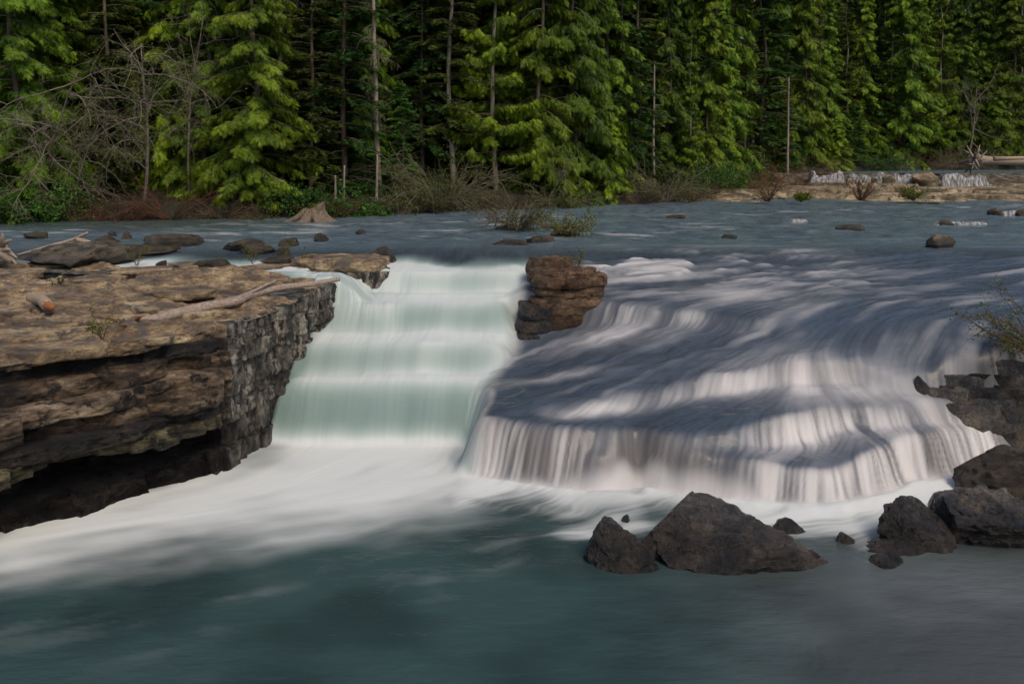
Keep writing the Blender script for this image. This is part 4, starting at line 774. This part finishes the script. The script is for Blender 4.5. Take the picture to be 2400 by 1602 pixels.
# ------------------------------------------------------------------ plants
def bezier_dir(p, d, L, n, droop, wob, r):
    pts = [np.array(p, float)]; d = np.array(d, float); d /= np.linalg.norm(d)
    for i in range(n):
        d = d + [0, 0, -droop / n] + r.normal(size=3) * wob; d /= np.linalg.norm(d); pts.append(pts[-1] + d * L / n)
    return np.array(pts), d
def bush_mesh(seed, n_stem, height, spread, leaf=0.0, droop=0.5, twigs=4, r0=0.012, lsize=0.05, lean=(0, 0), up=1.0):
    r = np.random.RandomState(seed); tw = MB(); lf = MB()
    for i in range(n_stem):
        height = height; a = r.uniform(0, 2 * np.pi); d = np.array([math.cos(a) * spread + lean[0], math.sin(a) * spread + lean[1], up * r.uniform(0.6, 1.2)]); L = height * r.uniform(0.5, 1.15)
        p0 = np.array([math.cos(a), math.sin(a), 0]) * spread * height * 0.12 * r.rand()
        pts, _ = bezier_dir(p0, d, L, 7, droop * r.uniform(0.4, 1.4), 0.10, r); tw.tube(pts, np.linspace(r0, r0 * 0.35, 8), 3, 0.5, False)
        ends = [(pts, 2)]
        for k_ in range(twigs):
            q = r.randint(2, 7); d2 = pts[q] - pts[q - 1]; d2 = d2 / np.linalg.norm(d2) + r.normal(size=3) * 0.6
            p2, _ = bezier_dir(pts[q], d2, L * r.uniform(0.2, 0.5), 4, droop * 0.6, 0.12, r); tw.tube(p2, np.linspace(r0 * 0.55, r0 * 0.25, 5), 3, 0.5, False); ends.append((p2, 1))
        if leaf:
            for p2, s0 in ends:
                m = int(leaf * (4 if s0 == 1 else 3)); ii = r.randint(s0, len(p2), m); bs = p2[ii] + r.normal(size=(m, 3)) * 0.03 * height
                dv = r.normal(size=(m, 3)); dv /= np.linalg.norm(dv, axis=1)[:, None]; sd_ = np.cross(dv, r.normal(size=(m, 3))); sd_ /= np.linalg.norm(sd_, axis=1)[:, None]
                lf.leaves(bs, bs + dv * lsize * r.uniform(0.6, 1.4, (m, 1)), sd_, np.full(m, lsize * 0.32), r.rand(m))
    return tw, lf
def bush(name, p, label, seed, n_stem, height, spread, leaf, tmat, lmat, cat='shrub', group=None, **kw):
    e = empty(name, p); tag(e, label, cat, group); tw, lf = bush_mesh(seed, n_stem, height, spread, leaf, **kw)
    tw.build('stems', M[tmat], e, False); 
    if lf.v: lf.build('leaves', M[lmat], e, False)
    return e
# little plants on the rocks
p = at_y(1330, 672, 16.5); bush('shrub', p, 'reddish leafless shrub growing on the face of the rock pillar', 11, 26, 0.75, 0.9, 0.5, 'redtwig', 'budleaf', r0=0.008, lsize=0.03, droop=0.2, twigs=5, lean=(0.1, -0.3))
p = at_y(1352, 626, 17.3); bush('shrub', p, 'sparse budding twigs on top of the rock pillar', 12, 7, 0.5, 0.7, 2, 'twig', 'budleaf', r0=0.006, lsize=0.035, droop=-0.1)
for i, (a, c_, h_, l_) in enumerate([(320, 622, 0.55, 'yellow green sprig at the back rim before the flat river slab'), (592, 618, 0.4, 'slender sprig at the back rim of the cliff'), (655, 615, 0.85, 'tall thin bare sprig behind the cliff'), (706, 620, 0.3, 'tiny yellow plant beside the tan rock block'), (135, 690, 0.35, 'small sprig beside the pale log chunk'), (240, 795, 0.4, 'wispy plant on the front rim of the cliff below the branch roots')]):
    p = at_z(a, c_, -0.02 if c_ < 650 else -0.24); bush('sprig', p, l_, 30 + i, 7 if h_ < 0.6 else 3, h_, 0.45, 2.0, 'twig', 'moss', 'plant', r0=0.006, lsize=0.035, droop=0.05, twigs=3)
p = at_y(2450, 845, 13.6); bush('shrub', p, 'budding willow shrub arching in from the right edge over the rocks', 17, 26, 1.35, 0.55, 2.2, 'twig', 'budleaf', r0=0.011, lsize=0.045, droop=0.55, twigs=6, lean=(-0.75, -0.05))
p = at_z(1215, 536, 0.05); bush('willow_clump', p, 'left clump of grey green willow stems on the river islet', 18, 60, 1.3, 1.1, 1.5, 'lichen', 'budleaf', r0=0.014, lsize=0.07, droop=0.4)
p = at_z(1335, 545, 0.12); bush('willow_clump', p, 'right clump of yellow green willow stems on the river islet', 19, 34, 1.0, 1.4, 1.4, 'twig', 'moss', r0=0.014, lsize=0.07, droop=0.3)

# ---- trees
def tube_tree(mb, pts, r0, r1, k=8): mb.tube(pts, np.linspace(r0, r1, len(pts)), k)
def conifer(seed, H, R, style, h0=0.05, dens=7.0, sprays=13, lsize=0.30, top=0.8):
    """returns trunk, limbs, foliage; H height, R crown radius near the ground"""
    r = np.random.RandomState(seed); tr, lb, fo_ = MB(), MB(), MB()
    zz = np.linspace(-0.6, H, 16); cx_ = 0.02 * H * perlin(zz * 0.15, seed * 1.1, 0, seed); cy_ = 0.02 * H * perlin(zz * 0.15, seed * 2.1 + 9, 0, seed)
    tr.tube(np.stack([cx_, cy_, zz], 1), np.maximum(0.016, 0.0075 * H * (1 - np.clip(zz / H, 0, 1) * 0.94) ** 1.1), 8)
    z = h0 * H; B = []; T_ = []; S_ = []; W_ = []; C_ = []
    while z < H * 0.985:
        f_ = z / H; z += r.exponential(1.0 / dens) ; a = r.uniform(0, 2 * np.pi)
        L = R * (1 - f_) ** top * r.uniform(0.55, 1.12) + 0.25; clump = r.uniform(0, 1)
        ox, oy = np.interp(z, zz, cx_), np.interp(z, zz, cy_); n = 8; t = np.linspace(0, 1, n); o_ = np.array([math.cos(a), math.sin(a), 0]); s_ = np.array([-math.sin(a), math.cos(a), 0])
        if style == 'cedar': rise = r.uniform(0.0, 0.35) * t - 0.95 * t ** 2 + 0.42 * t ** 3
        elif style == 'fir': rise = (0.10 + 0.35 * f_) * t - 0.40 * t ** 2 + 0.10 * t ** 3
        elif style == 'hang': rise = 0.10 * t - 0.55 * t ** 2 + 0.55 * t ** 3
        else: rise = 0.05 * t - 0.30 * t ** 2
        bend = r.normal(0, 0.12) * t ** 2
        P = np.array([ox, oy, z]) + L * (t[:, None] * o_ + bend[:, None] * s_) + np.outer(L * rise, [0, 0, 1]); lb.tube(P, np.linspace(0.014 + 0.006 * L, 0.006, n), 3, 0.5, False)
        m = int(sprays * max(1.2, L) * (0.6 + 0.8 * clump)); tt = np.clip(r.beta(1.7, 1.1, m), 0.12, 1.0); q = np.stack([np.interp(tt, t, P[:, c]) for c in range(3)], 1)
        sgn = np.where(r.rand(m) < 0.5, -1, 1.0); lat = (0.10 + 0.34 * (1 - tt)) * min(L, 2.2) * 0.55 * r.rand(m)
        q = q + s_ * (sgn * lat)[:, None] + np.outer(-0.25 * lat, [0, 0, 1]); q[:, 2] -= r.rand(m) ** 1.6 * (0.30 if style in ('cedar', 'hang') else 0.14) * min(1.0, L / 1.5)
        k_ = 7; ii = np.repeat(np.arange(m), k_); nl = len(ii); fl_ = lsize * r.uniform(0.7, 1.4, m)
        if style in ('cedar', 'hang'): D = o_ * r.uniform(-0.1, 0.75, m)[:, None] + s_ * (sgn * r.uniform(0, 0.7, m))[:, None] + np.outer(-r.uniform(0.4, 1.2, m), [0, 0, 1])
        else: D = o_ * r.uniform(0.3, 1.0, m)[:, None] + s_ * (sgn * r.uniform(0.2, 1.0, m))[:, None] + np.outer(r.uniform(-0.5, 0.1, m), [0, 0, 1])
        D /= np.linalg.norm(D, axis=1)[:, None]; Sv = np.cross(D, r.normal(size=(m, 3)) * 0.5 + (o_ if style in ('cedar', 'hang') else np.array([0, 0, 1.0]))); Sv /= np.linalg.norm(Sv, axis=1)[:, None] + 1e-9
        sp_ = np.tile(np.linspace(0, 0.85, k_), m); ang = np.tile(np.array([0.62, -0.62, 0.55, -0.55, 0.45, -0.45, 0.03]), m) * r.uniform(0.6, 1.3, nl)
        base = q[ii] + D[ii] * (sp_ * fl_[ii])[:, None]; dv = D[ii] * np.cos(ang)[:, None] + Sv[ii] * np.sin(ang)[:, None]
        ln = fl_[ii] * (0.95 - 0.35 * sp_) * r.uniform(0.8, 1.2, nl); sv = np.cross(dv, np.cross(D[ii], Sv[ii])); sv /= np.linalg.norm(sv, axis=1)[:, None] + 1e-9
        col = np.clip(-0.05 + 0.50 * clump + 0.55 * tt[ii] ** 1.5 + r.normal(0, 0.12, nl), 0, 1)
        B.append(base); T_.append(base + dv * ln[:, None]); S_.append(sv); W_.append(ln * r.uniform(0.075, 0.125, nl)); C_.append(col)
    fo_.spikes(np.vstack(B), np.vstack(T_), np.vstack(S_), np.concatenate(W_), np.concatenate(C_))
    return tr, lb, fo_
PROTO = {}
def proto(kind):
    if kind in PROTO: return PROTO[kind]
    s = dict(cedar_a=(1, 19, 2.9, 'cedar', 0.02, 10, 54, 0.22), cedar_b=(2, 21, 2.7, 'cedar', 0.015, 10, 54, 0.22), cedar_c=(3, 24, 2.7, 'cedar', 0.03, 9, 48, 0.24), hang_a=(4, 22, 2.7, 'hang', 0.08, 7.5, 44, 0.24),
             fir_a=(5, 22, 2.5, 'fir', 0.03, 9, 46, 0.20), fir_b=(6, 26, 2.7, 'fir', 0.10, 7.5, 44, 0.24), hemlock_a=(7, 18, 2.6, 'flat', 0.02, 11, 46, 0.18), young=(8, 7.5, 1.7, 'fir', 0.02, 18, 56, 0.14), young_cedar=(9, 6.5, 1.4, 'cedar', 0.02, 18, 56, 0.15))[kind]
    lm = {'ced': 'cedar', 'han': 'cedar_b', 'fir': 'fir', 'hem': 'hemlock', 'you': 'young'}[kind[:3]]
    if kind in ('cedar_b', 'young_cedar'): lm = 'cedar_b'
    e = empty('conifer_tree'); a, b_, c_ = conifer(*s)
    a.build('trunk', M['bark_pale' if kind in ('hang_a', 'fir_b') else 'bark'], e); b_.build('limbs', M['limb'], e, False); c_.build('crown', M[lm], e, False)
    PROTO[kind] = [e, False, s[1]]; return PROTO[kind]
def tree(kind, px, back, height, label, group=None, rz=0.0, name='conifer_tree', wide=1.0):
    pr = proto(kind); e = pr[0] if not pr[1] else copy_tree(pr[0]); pr[1] = True
    X, Y = bank_point(px, back); e.location = (X, Y, float(ground_z(X, Y)) - 0.1); sc = height / pr[2]; e.scale = (sc * wide, sc * wide, sc); e.rotation_euler = (0, 0, rz); e.name = name
    for k_ in ('label', 'category', 'group'):
        if k_ in e: del e[k_]
    return tag(e, label, 'tree', group)
FRONT = [('cedar_a', 40, 2.2, 17, 'bright drooping cedar at the left edge of the forest', 0.3, 1.15), ('cedar_c', 190, 6, 20, 'tall cedar behind the left bare alder', 1.3, 1.0), ('hemlock_a', 330, 7, 19, 'dark hemlock behind the two bare alders', 2.0, 1.0),
         ('cedar_b', 595, 2.0, 17, 'broad green cedar left of the stump, branches sweeping to the water', 0.9, 1.25), ('fir_a', 665, 4.0, 19, 'brown trunked fir right behind the broad cedar', 2.4, 0.9), ('hemlock_a', 800, 4.5, 20, 'dark hemlock right of the broad cedar', 4.0, 1.05),
         ('young', 945, 2.5, 5.4, 'small bright young fir with a pointed top beside the grey snag', 0.2, 1.05), ('fir_b', 1056, 4.0, 24, 'tall fir with a long bare pale trunk in the middle of the forest', 1.1, 0.9), ('hang_a', 1158, 3.2, 19, 'sunlit fir with upswept drooping limbs and visible brown trunk', 2.2, 1.15),
         ('cedar_b', 1265, 2.6, 21, 'tall bright cedar, left one of the central cluster', 3.1, 1.0), ('cedar_a', 1345, 2.4, 22, 'tall bright cedar, middle one of the central cluster', 4.4, 1.0), ('cedar_c', 1420, 4.5, 23, 'tall cedar, right one of the central cluster', 5.2, 0.95), ('young_cedar', 1432, 1.2, 5.0, 'small glowing green cedar at the water under the central cluster', 1.0, 1.15),
         ('fir_a', 1500, 6.5, 21, 'dark fir in the gap right of the central cluster', 0.5, 1.0), ('hang_a', 1618, 2.5, 10.5, 'slender fir with its tip in view above the red shrubs', 0.6, 0.75), ('cedar_c', 1705, 3.5, 13.5, 'medium cedar with a brown trunk above the red shrubs', 3.7, 0.8), ('hemlock_a', 1785, 6, 23, 'dark conical hemlock behind the medium cedar', 2.9, 1.0),
         ('fir_a', 1848, 2.6, 13, 'fir with a thin pale trunk and dead lower twigs', 1.8, 0.7), ('cedar_b', 1893, 4.0, 25, 'tall sunlit cedar with a thick pale trunk right of the pale trunked fir', 5.0, 1.0), ('fir_b', 1985, 7, 26, 'dull brown green fir behind the far falls', 4.1, 0.8), ('hemlock_a', 2062, 8, 28, 'darkest fir between the sunlit trees on the right', 0.7, 0.9),
         ('cedar_a', 2128, 3.0, 29, 'tall sunlit cedar above the far falls', 1.9, 1.0), ('hang_a', 2208, 4.0, 31, 'tall sunlit fir with twin pale trunks showing', 3.3, 1.0), ('cedar_c', 2300, 6, 30, 'shaded cedar behind the fallen trunk', 4.9, 1.0), ('cedar_b', 2372, 4.0, 33, 'sunlit cedar at the right edge of the forest', 2.6, 1.0), ('young_cedar', 2340, 1.5, 11, 'young green cedar behind the fallen trunk', 0.1, 1.2), ('young', 2000, 1.6, 7, 'low dark green fir at the left end of the far falls', 2.0, 1.2), ('young_cedar', 1965, 1.0, 5.5, 'small bushy cedar just above the far falls', 3.0, 1.5)]
tv = np.random.RandomState(31)
for kd, px, bk, h_, l_, rz, wd in FRONT: tree(kd, px, bk, h_ * (tv.uniform(0.72, 0.95) if px > 1750 else 1.0), l_, None, rz, wide=wd * (tv.uniform(0.85, 1.35) if px > 1550 else 0.95))
EXTRA = [(115, 3.2, 'cedar_c', 17, 'cedar between the leftmost alder and the left edge cedar'), (255, 3.4, 'fir_a', 18, 'dark fir between the two tall bare alders'), (395, 4.5, 'cedar_b', 19, 'cedar half hidden behind the right bare alder'), (480, 3.6, 'cedar_c', 18, 'slim cedar just left of the broad cedar'), (735, 3.0, 'fir_a', 18, 'dark fir between the broad cedar and the dark hemlock'),
         (850, 5.0, 'cedar_c', 20, 'shaded cedar left of the grey snag'), (985, 5.5, 'hemlock_a', 20, 'dark hemlock behind the young fir'), (1105, 5.5, 'fir_a', 21, 'fir between the two firs with visible trunks'), (1210, 4.4, 'cedar_a', 20, 'green cedar right of the sunlit fir with visible trunk'), (1300, 4.6, 'hang_a', 22, 'upswept fir between the left and middle central cedars'),
         (1385, 1.9, 'cedar_a', 16, 'bright cedar just left above the small glowing cedar'), (1465, 3.6, 'hemlock_a', 20, 'dark hemlock right of the central cluster'), (1565, 4.5, 'cedar_a', 19, 'cedar behind the straight pole snag'), (1660, 4.2, 'cedar_b', 17, 'yellow green cedar between the slender fir and the medium cedar'), (1745, 3.0, 'fir_a', 15, 'fir right of the medium cedar'), (1815, 4.5, 'cedar_c', 22, 'cedar left of the pale trunked fir'),
         (1940, 3.2, 'cedar_a', 24, 'bright cedar just right of the thick pale trunk'), (2025, 4.5, 'cedar_b', 26, 'sunlit cedar left of the darkest fir'), (2090, 3.6, 'fir_b', 27, 'fir between the darkest fir and the tall sunlit cedar'), (2168, 5.5, 'cedar_b', 30, 'sunlit cedar between the tall cedar and the twin trunked fir'), (2255, 4.5, 'cedar_a', 29, 'cedar behind the bare forked tree'), (2335, 3.2, 'hang_a', 28, 'upswept fir above the fallen trunk')]
for i, (px, bk, kd, h_, l_) in enumerate(EXTRA): tree(kd, px, bk + tv.uniform(0, 3), h_ * (tv.uniform(0.5, 0.9) if px > 1750 else 1.0), l_, None, i * 1.7, wide=tv.uniform(0.75, 1.2))
rt = np.random.RandomState(12); kinds = ['cedar_c', 'fir_a', 'hemlock_a', 'fir_b', 'cedar_a', 'hang_a']
for row, (bk, nn_, hh) in enumerate([(9, 34, 22), (15, 34, 25), (24, 34, 28), (36, 34, 30)]):
    for i in range(nn_):
        px = -120 + (i + 0.5 + rt.uniform(-0.35, 0.35)) * 2640 / nn_
        tree(kinds[rt.randint(6 if row else 4)], px, bk + rt.uniform(-2, 2), hh * rt.uniform(0.9, 1.2) * (1.0 + 0.4 * (px > 1500)), 'dark conifer standing deeper in the forest behind the front trees', 'trees filling the forest behind the front row', rt.uniform(0, 6.28), wide=0.85 if px > 1550 else 1.0)
# bare broadleaf trees
def alder(seed, H, lean, r0, nb, leaf=0.0, droop=0.9, L0=0.5, k0=2):
    r = np.random.RandomState(seed); w, lf, trunk = MB(), MB(), MB()
    pts, d = bezier_dir((0, 0, -0.3), lean, H, 12, 0.1, 0.05, r); trunk.tube(pts, np.linspace(r0, r0 * 0.25, 13), 7)
    def rec(P, L, rad, lv):
        n = nb if lv == 0 else (5 if lv == 1 else 4)
        for i in range(n):
            q = r.randint(max(k0, int(len(P) * 0.25)) if lv == 0 else 1, len(P)); d0 = P[q] - P[q - 1]; d0 /= np.linalg.norm(d0)
            dd = d0 * 0.5 + r.normal(size=3) * 0.75; dd[2] += 0.1; dd[1] -= 0.25 * (lv == 0)
            p2, _ = bezier_dir(P[q], dd, L * r.uniform(0.6, 1.2), 8 if lv < 2 else 5, droop * r.uniform(0.3, 1.3), 0.13, r)
            (w).tube(p2, np.linspace(rad, rad * 0.3, len(p2)), 4 if lv == 0 else 3, 0.5, False)
            if lv < 2: rec(p2, L * 0.5, rad * 0.5, lv + 1)
            elif leaf:
                m = int(leaf * 4); ii = r.randint(1, len(p2), m); bs = p2[ii] + r.normal(size=(m, 3)) * 0.05; dv = r.normal(size=(m, 3)) * 0.06; sd_ = np.cross(dv, r.normal(size=(m, 3))); sd_ /= np.linalg.norm(sd_, axis=1)[:, None] + 1e-9
                lf.leaves(bs, bs + dv, sd_, np.full(m, 0.016), r.rand(m))
    rec(pts, H * L0, r0 * 0.36, 0)
    return trunk, w, lf
def alder_at(px, back, label, seed, H, lean, r0, nb, leaf=0.0, name='bare_tree', lift=0.0, **kw):
    X, Y = bank_point(px, back); e = empty(name, (X, Y, float(ground_z(X, Y)) + lift)); tag(e, label, 'tree'); t_, w, lf = alder(seed, H, lean, r0, nb, leaf, **kw)
    t_.build('trunk', M['alder'], e); w.build('branches', M['alder'], e, False)
    if lf.v: lf.build('leaves', M['budleaf'], e, False)
alder_at(70, 1.2, 'leftmost bare alder with pale limbs drooping over the water', 3, 6.0, (0.42, -0.2, 1), 0.08, 17, 1.4, droop=1.0, L0=0.52)
alder_at(165, 1.0, 'low bare alder between the two taller alders on the left', 9, 3.8, (0.45, -0.3, 1), 0.05, 15, 1.4, droop=0.9, L0=0.55)
alder_at(335, 1.6, 'bare alder with pale arching limbs left of the broad cedar', 5, 6.5, (0.25, -0.25, 1), 0.08, 17, 2.0, droop=1.0, L0=0.5)
alder_at(440, 3.5, 'thin bare alder reaching up against the broad cedar', 6, 8.0, (0.1, -0.1, 1), 0.06, 13, 1.2, droop=0.3, L0=0.35)
alder_at(1275, 0.4, 'thin crooked pale sapling leaning over the bank under the central cedars', 7, 3.4, (0.35, -0.2, 1), 0.05, 6, 0.6, droop=0.3, L0=0.3)
alder_at(2268, 1.0, 'bare forked tree behind the fallen trunk', 8, 8.5, (0.12, -0.05, 1), 0.14, 9, 1.0, droop=0.1, L0=0.4)
# dead snags
def snag(px, back, H, r0, label, seed, limbs, name='dead_snag', lichen=True, lean=0.02):
    X, Y = bank_point(px, back); e = empty(name, (X, Y, float(ground_z(X, Y)))); tag(e, label, 'tree'); r = np.random.RandomState(seed); t_ = MB(); zz = np.linspace(-0.4, H, 16)
    t_.tube(np.stack([lean * zz + 0.05 * perlin(zz * 0.4, 1, 0, seed), 0 * zz, zz], 1), np.linspace(r0, r0 * 0.45, 16), 8); t_.build('trunk', M['bark_pale'], e)
    w = MB()
    for i in range(limbs):
        z = r.uniform(0.25, 1.0) * H; a = r.uniform(0, 2 * np.pi); L = r.uniform(0.4, 1.5) * (0.6 if z < H * 0.4 else 1.1); p2, _ = bezier_dir((lean * z, 0, z), (math.cos(a), math.sin(a), 0.15), L, 7, 0.5, 0.08, r); w.tube(p2, np.linspace(0.022, 0.006, 8), 3, 0.5, False)
        if lichen:
            for k_ in range(9):
                q = r.randint(1, 8); p3, _ = bezier_dir(p2[q], r.normal(size=3) * [0.6, 0.6, 0.2] + [0, 0, -0.7], r.uniform(0.15, 0.5), 3, 0.8, 0.1, r); w.tube(p3, [0.009, 0.008, 0.007, 0.004], 3, 0.5, False)
    if limbs: w.build('dead_limbs', M['lichen'], e, False)
snag(888, 2.8, 11, 0.14, 'grey dead snag with lichen hung limbs left of the young fir', 1, 46, lean=-0.03)
snag(1532, 2.8, 7.2, 0.09, 'straight bare pole snag between the central cedars and the slender fir', 2, 6, lichen=False, lean=0.005)
snag(1846, 1.5, 8, 0.11, 'thin pale snag with short dead twigs above the red shrubs', 4, 26, lichen=False, lean=0.01)
snag(660, 3.0, 10.5, 0.13, 'brown snag with drooping dead limbs at the top right of the broad cedar', 6, 34, lean=-0.01)
for i, (a, h_, l_) in enumerate([(786, 1.1, 'short broken stump post right of the broad cedar'), (806, 1.5, 'taller broken stump post beside the short one'), (882, 2.0, 'splintered low trunk under the grey snag')]): snag(a, 0.9, h_, 0.07, l_, 40 + i, 0, 'broken_trunk')
# shrubs along the far bank
def shrub_line(items):
    for i, (px, bk, kd, h_, l_) in enumerate(items):
        X, Y = bank_point(px, bk - 0.35); p = (X, Y, float(ground_z(X, Y)) - 0.1); h_ = h_ * 1.25
        if kd == 'red': bush('shrub', p, l_, 700 + i, 46, h_, 1.0, 0.8, 'redtwig', 'budleaf', r0=0.016, lsize=0.05, droop=0.5, twigs=5)
        elif kd == 'brown': bush('shrub', p, l_, 700 + i, 46, h_, 1.0, 0.6, 'twig', 'budleaf', r0=0.016, lsize=0.06, droop=0.6, twigs=5)
        elif kd == 'green': bush('shrub', p, l_, 700 + i, 60, h_, 1.1, 6, 'twig', 'young', r0=0.014, lsize=0.12, droop=0.7, twigs=4)
        else: bush('shrub', p, l_, 700 + i, 56, h_, 1.0, 4.0, 'lichen', 'budleaf', r0=0.018, lsize=0.075, droop=0.7, twigs=6)
shrub_line([(1045, 0.9, 'willow', 2.9, 'big budding willow shrub below the tall pale trunked fir'), (975, 0.6, 'willow', 1.7, 'smaller budding shrub left of the big willow shrub'), (1110, 0.4, 'brown', 1.6, 'brown twiggy shrub right of the big willow shrub'), (1200, 0.4, 'brown', 1.3, 'brown tangle at the water left of the crooked sapling'), (1310, 0.4, 'willow', 1.5, 'budding shrub at the foot of the crooked sapling'),
            (400, 0.6, 'red', 1.9, 'reddish brown thicket under the bare alders'), (270, 0.4, 'red', 1.3, 'low reddish shrub left of the thicket'), (190, 0.5, 'brown', 1.2, 'brown tangle below the low bare alder'), (90, 0.6, 'green', 1.4, 'leafy shrub under the leftmost cedar'), (15, 0.5, 'green', 1.6, 'leafy shrub at the left edge waterline'), (520, 0.6, 'brown', 1.2, 'brown tangle under the broad cedar, left half'), (610, 0.3, 'brown', 0.9, 'low tangle under the broad cedar left of the stump'),
            (700, 1.0, 'green', 1.1, 'low green shrub behind the stump'), (770, 0.5, 'red', 1.2, 'reddish shrub right of the stump'), (840, 0.5, 'green', 1.2, 'leafy green shrub below the grey snag'), (905, 0.4, 'brown', 1.2, 'brown tangle below the young fir'),
            (1500, 0.5, 'brown', 2.2, 'grey brown shrub right of the small glowing cedar'), (1560, 0.7, 'willow', 2.2, 'budding shrub at the bend of the bank'), (1600, 0.3, 'red', 1.4, 'deep red shrub at the waterline on the bend'), (1650, 0.3, 'red', 1.3, 'second deep red shrub right of the bend'), (1670, 1.8, 'green', 2.4, 'leafy bush below the medium cedar'),
            (1735, 0.8, 'red', 2.3, 'large red brown shrub in front of the dark hemlock'), (1800, 0.8, 'red', 2.6, 'tall red brown shrub under the pale snag'), (1860, 0.6, 'red', 3.0, 'red brown shrub overhanging the left end of the far falls'), (1895, 0.6, 'brown', 2.6, 'brown shrub touching the far falls'), (2160, 0.8, 'brown', 3.4, 'bare brown bush behind the far falls'), (2060, 0.8, 'green', 2.6, 'leafy bush behind the middle far falls'), (2250, 0.8, 'willow', 3.6, 'pale budding bush behind the root plate')])
for i, (a, c_, h_, l_) in enumerate([(1800, 472, 1.3, 'red twig clump on the left of the bedrock shelf'), (2018, 470, 1.7, 'tall red twig clump in the middle of the bedrock shelf'), (1880, 472, 0.5, 'low orange tuft on the edge of the bedrock shelf'), (2255, 412, 1.0, 'yellow green tuft on the shelf below the right cascade'), (2140, 470, 0.9, 'pale twig tuft on the right of the bedrock shelf')]):
    p = at_z(a, c_, 0.15); bush('shrub', p, l_, 760 + i, 30, h_, 0.7, 0.5 if i < 2 else 3, 'redtwig' if i < 3 else 'twig', 'moss', r0=0.02, lsize=0.08, droop=0.2)

# slabs scattered over the far shelf
rs = np.random.RandomState(77)
for i in range(14):
    px = rs.uniform(1760, 2420); py = rs.uniform(440, 474); w_ = rs.uniform(30, 90)
    rock(px - w_ / 2, py - rs.uniform(5, 12), px + w_ / 2, py + 3, 0.22, 'flat tan slab lying on the far bedrock shelf', 'shelf', 900 + i, 0.9, 0.3, 4, 'flat_rock', Yf=float(np.interp(py, [440, 474], [60, 48.5])), layer=0.08, rough=0.14, group='slabs scattered on the far bedrock shelf')
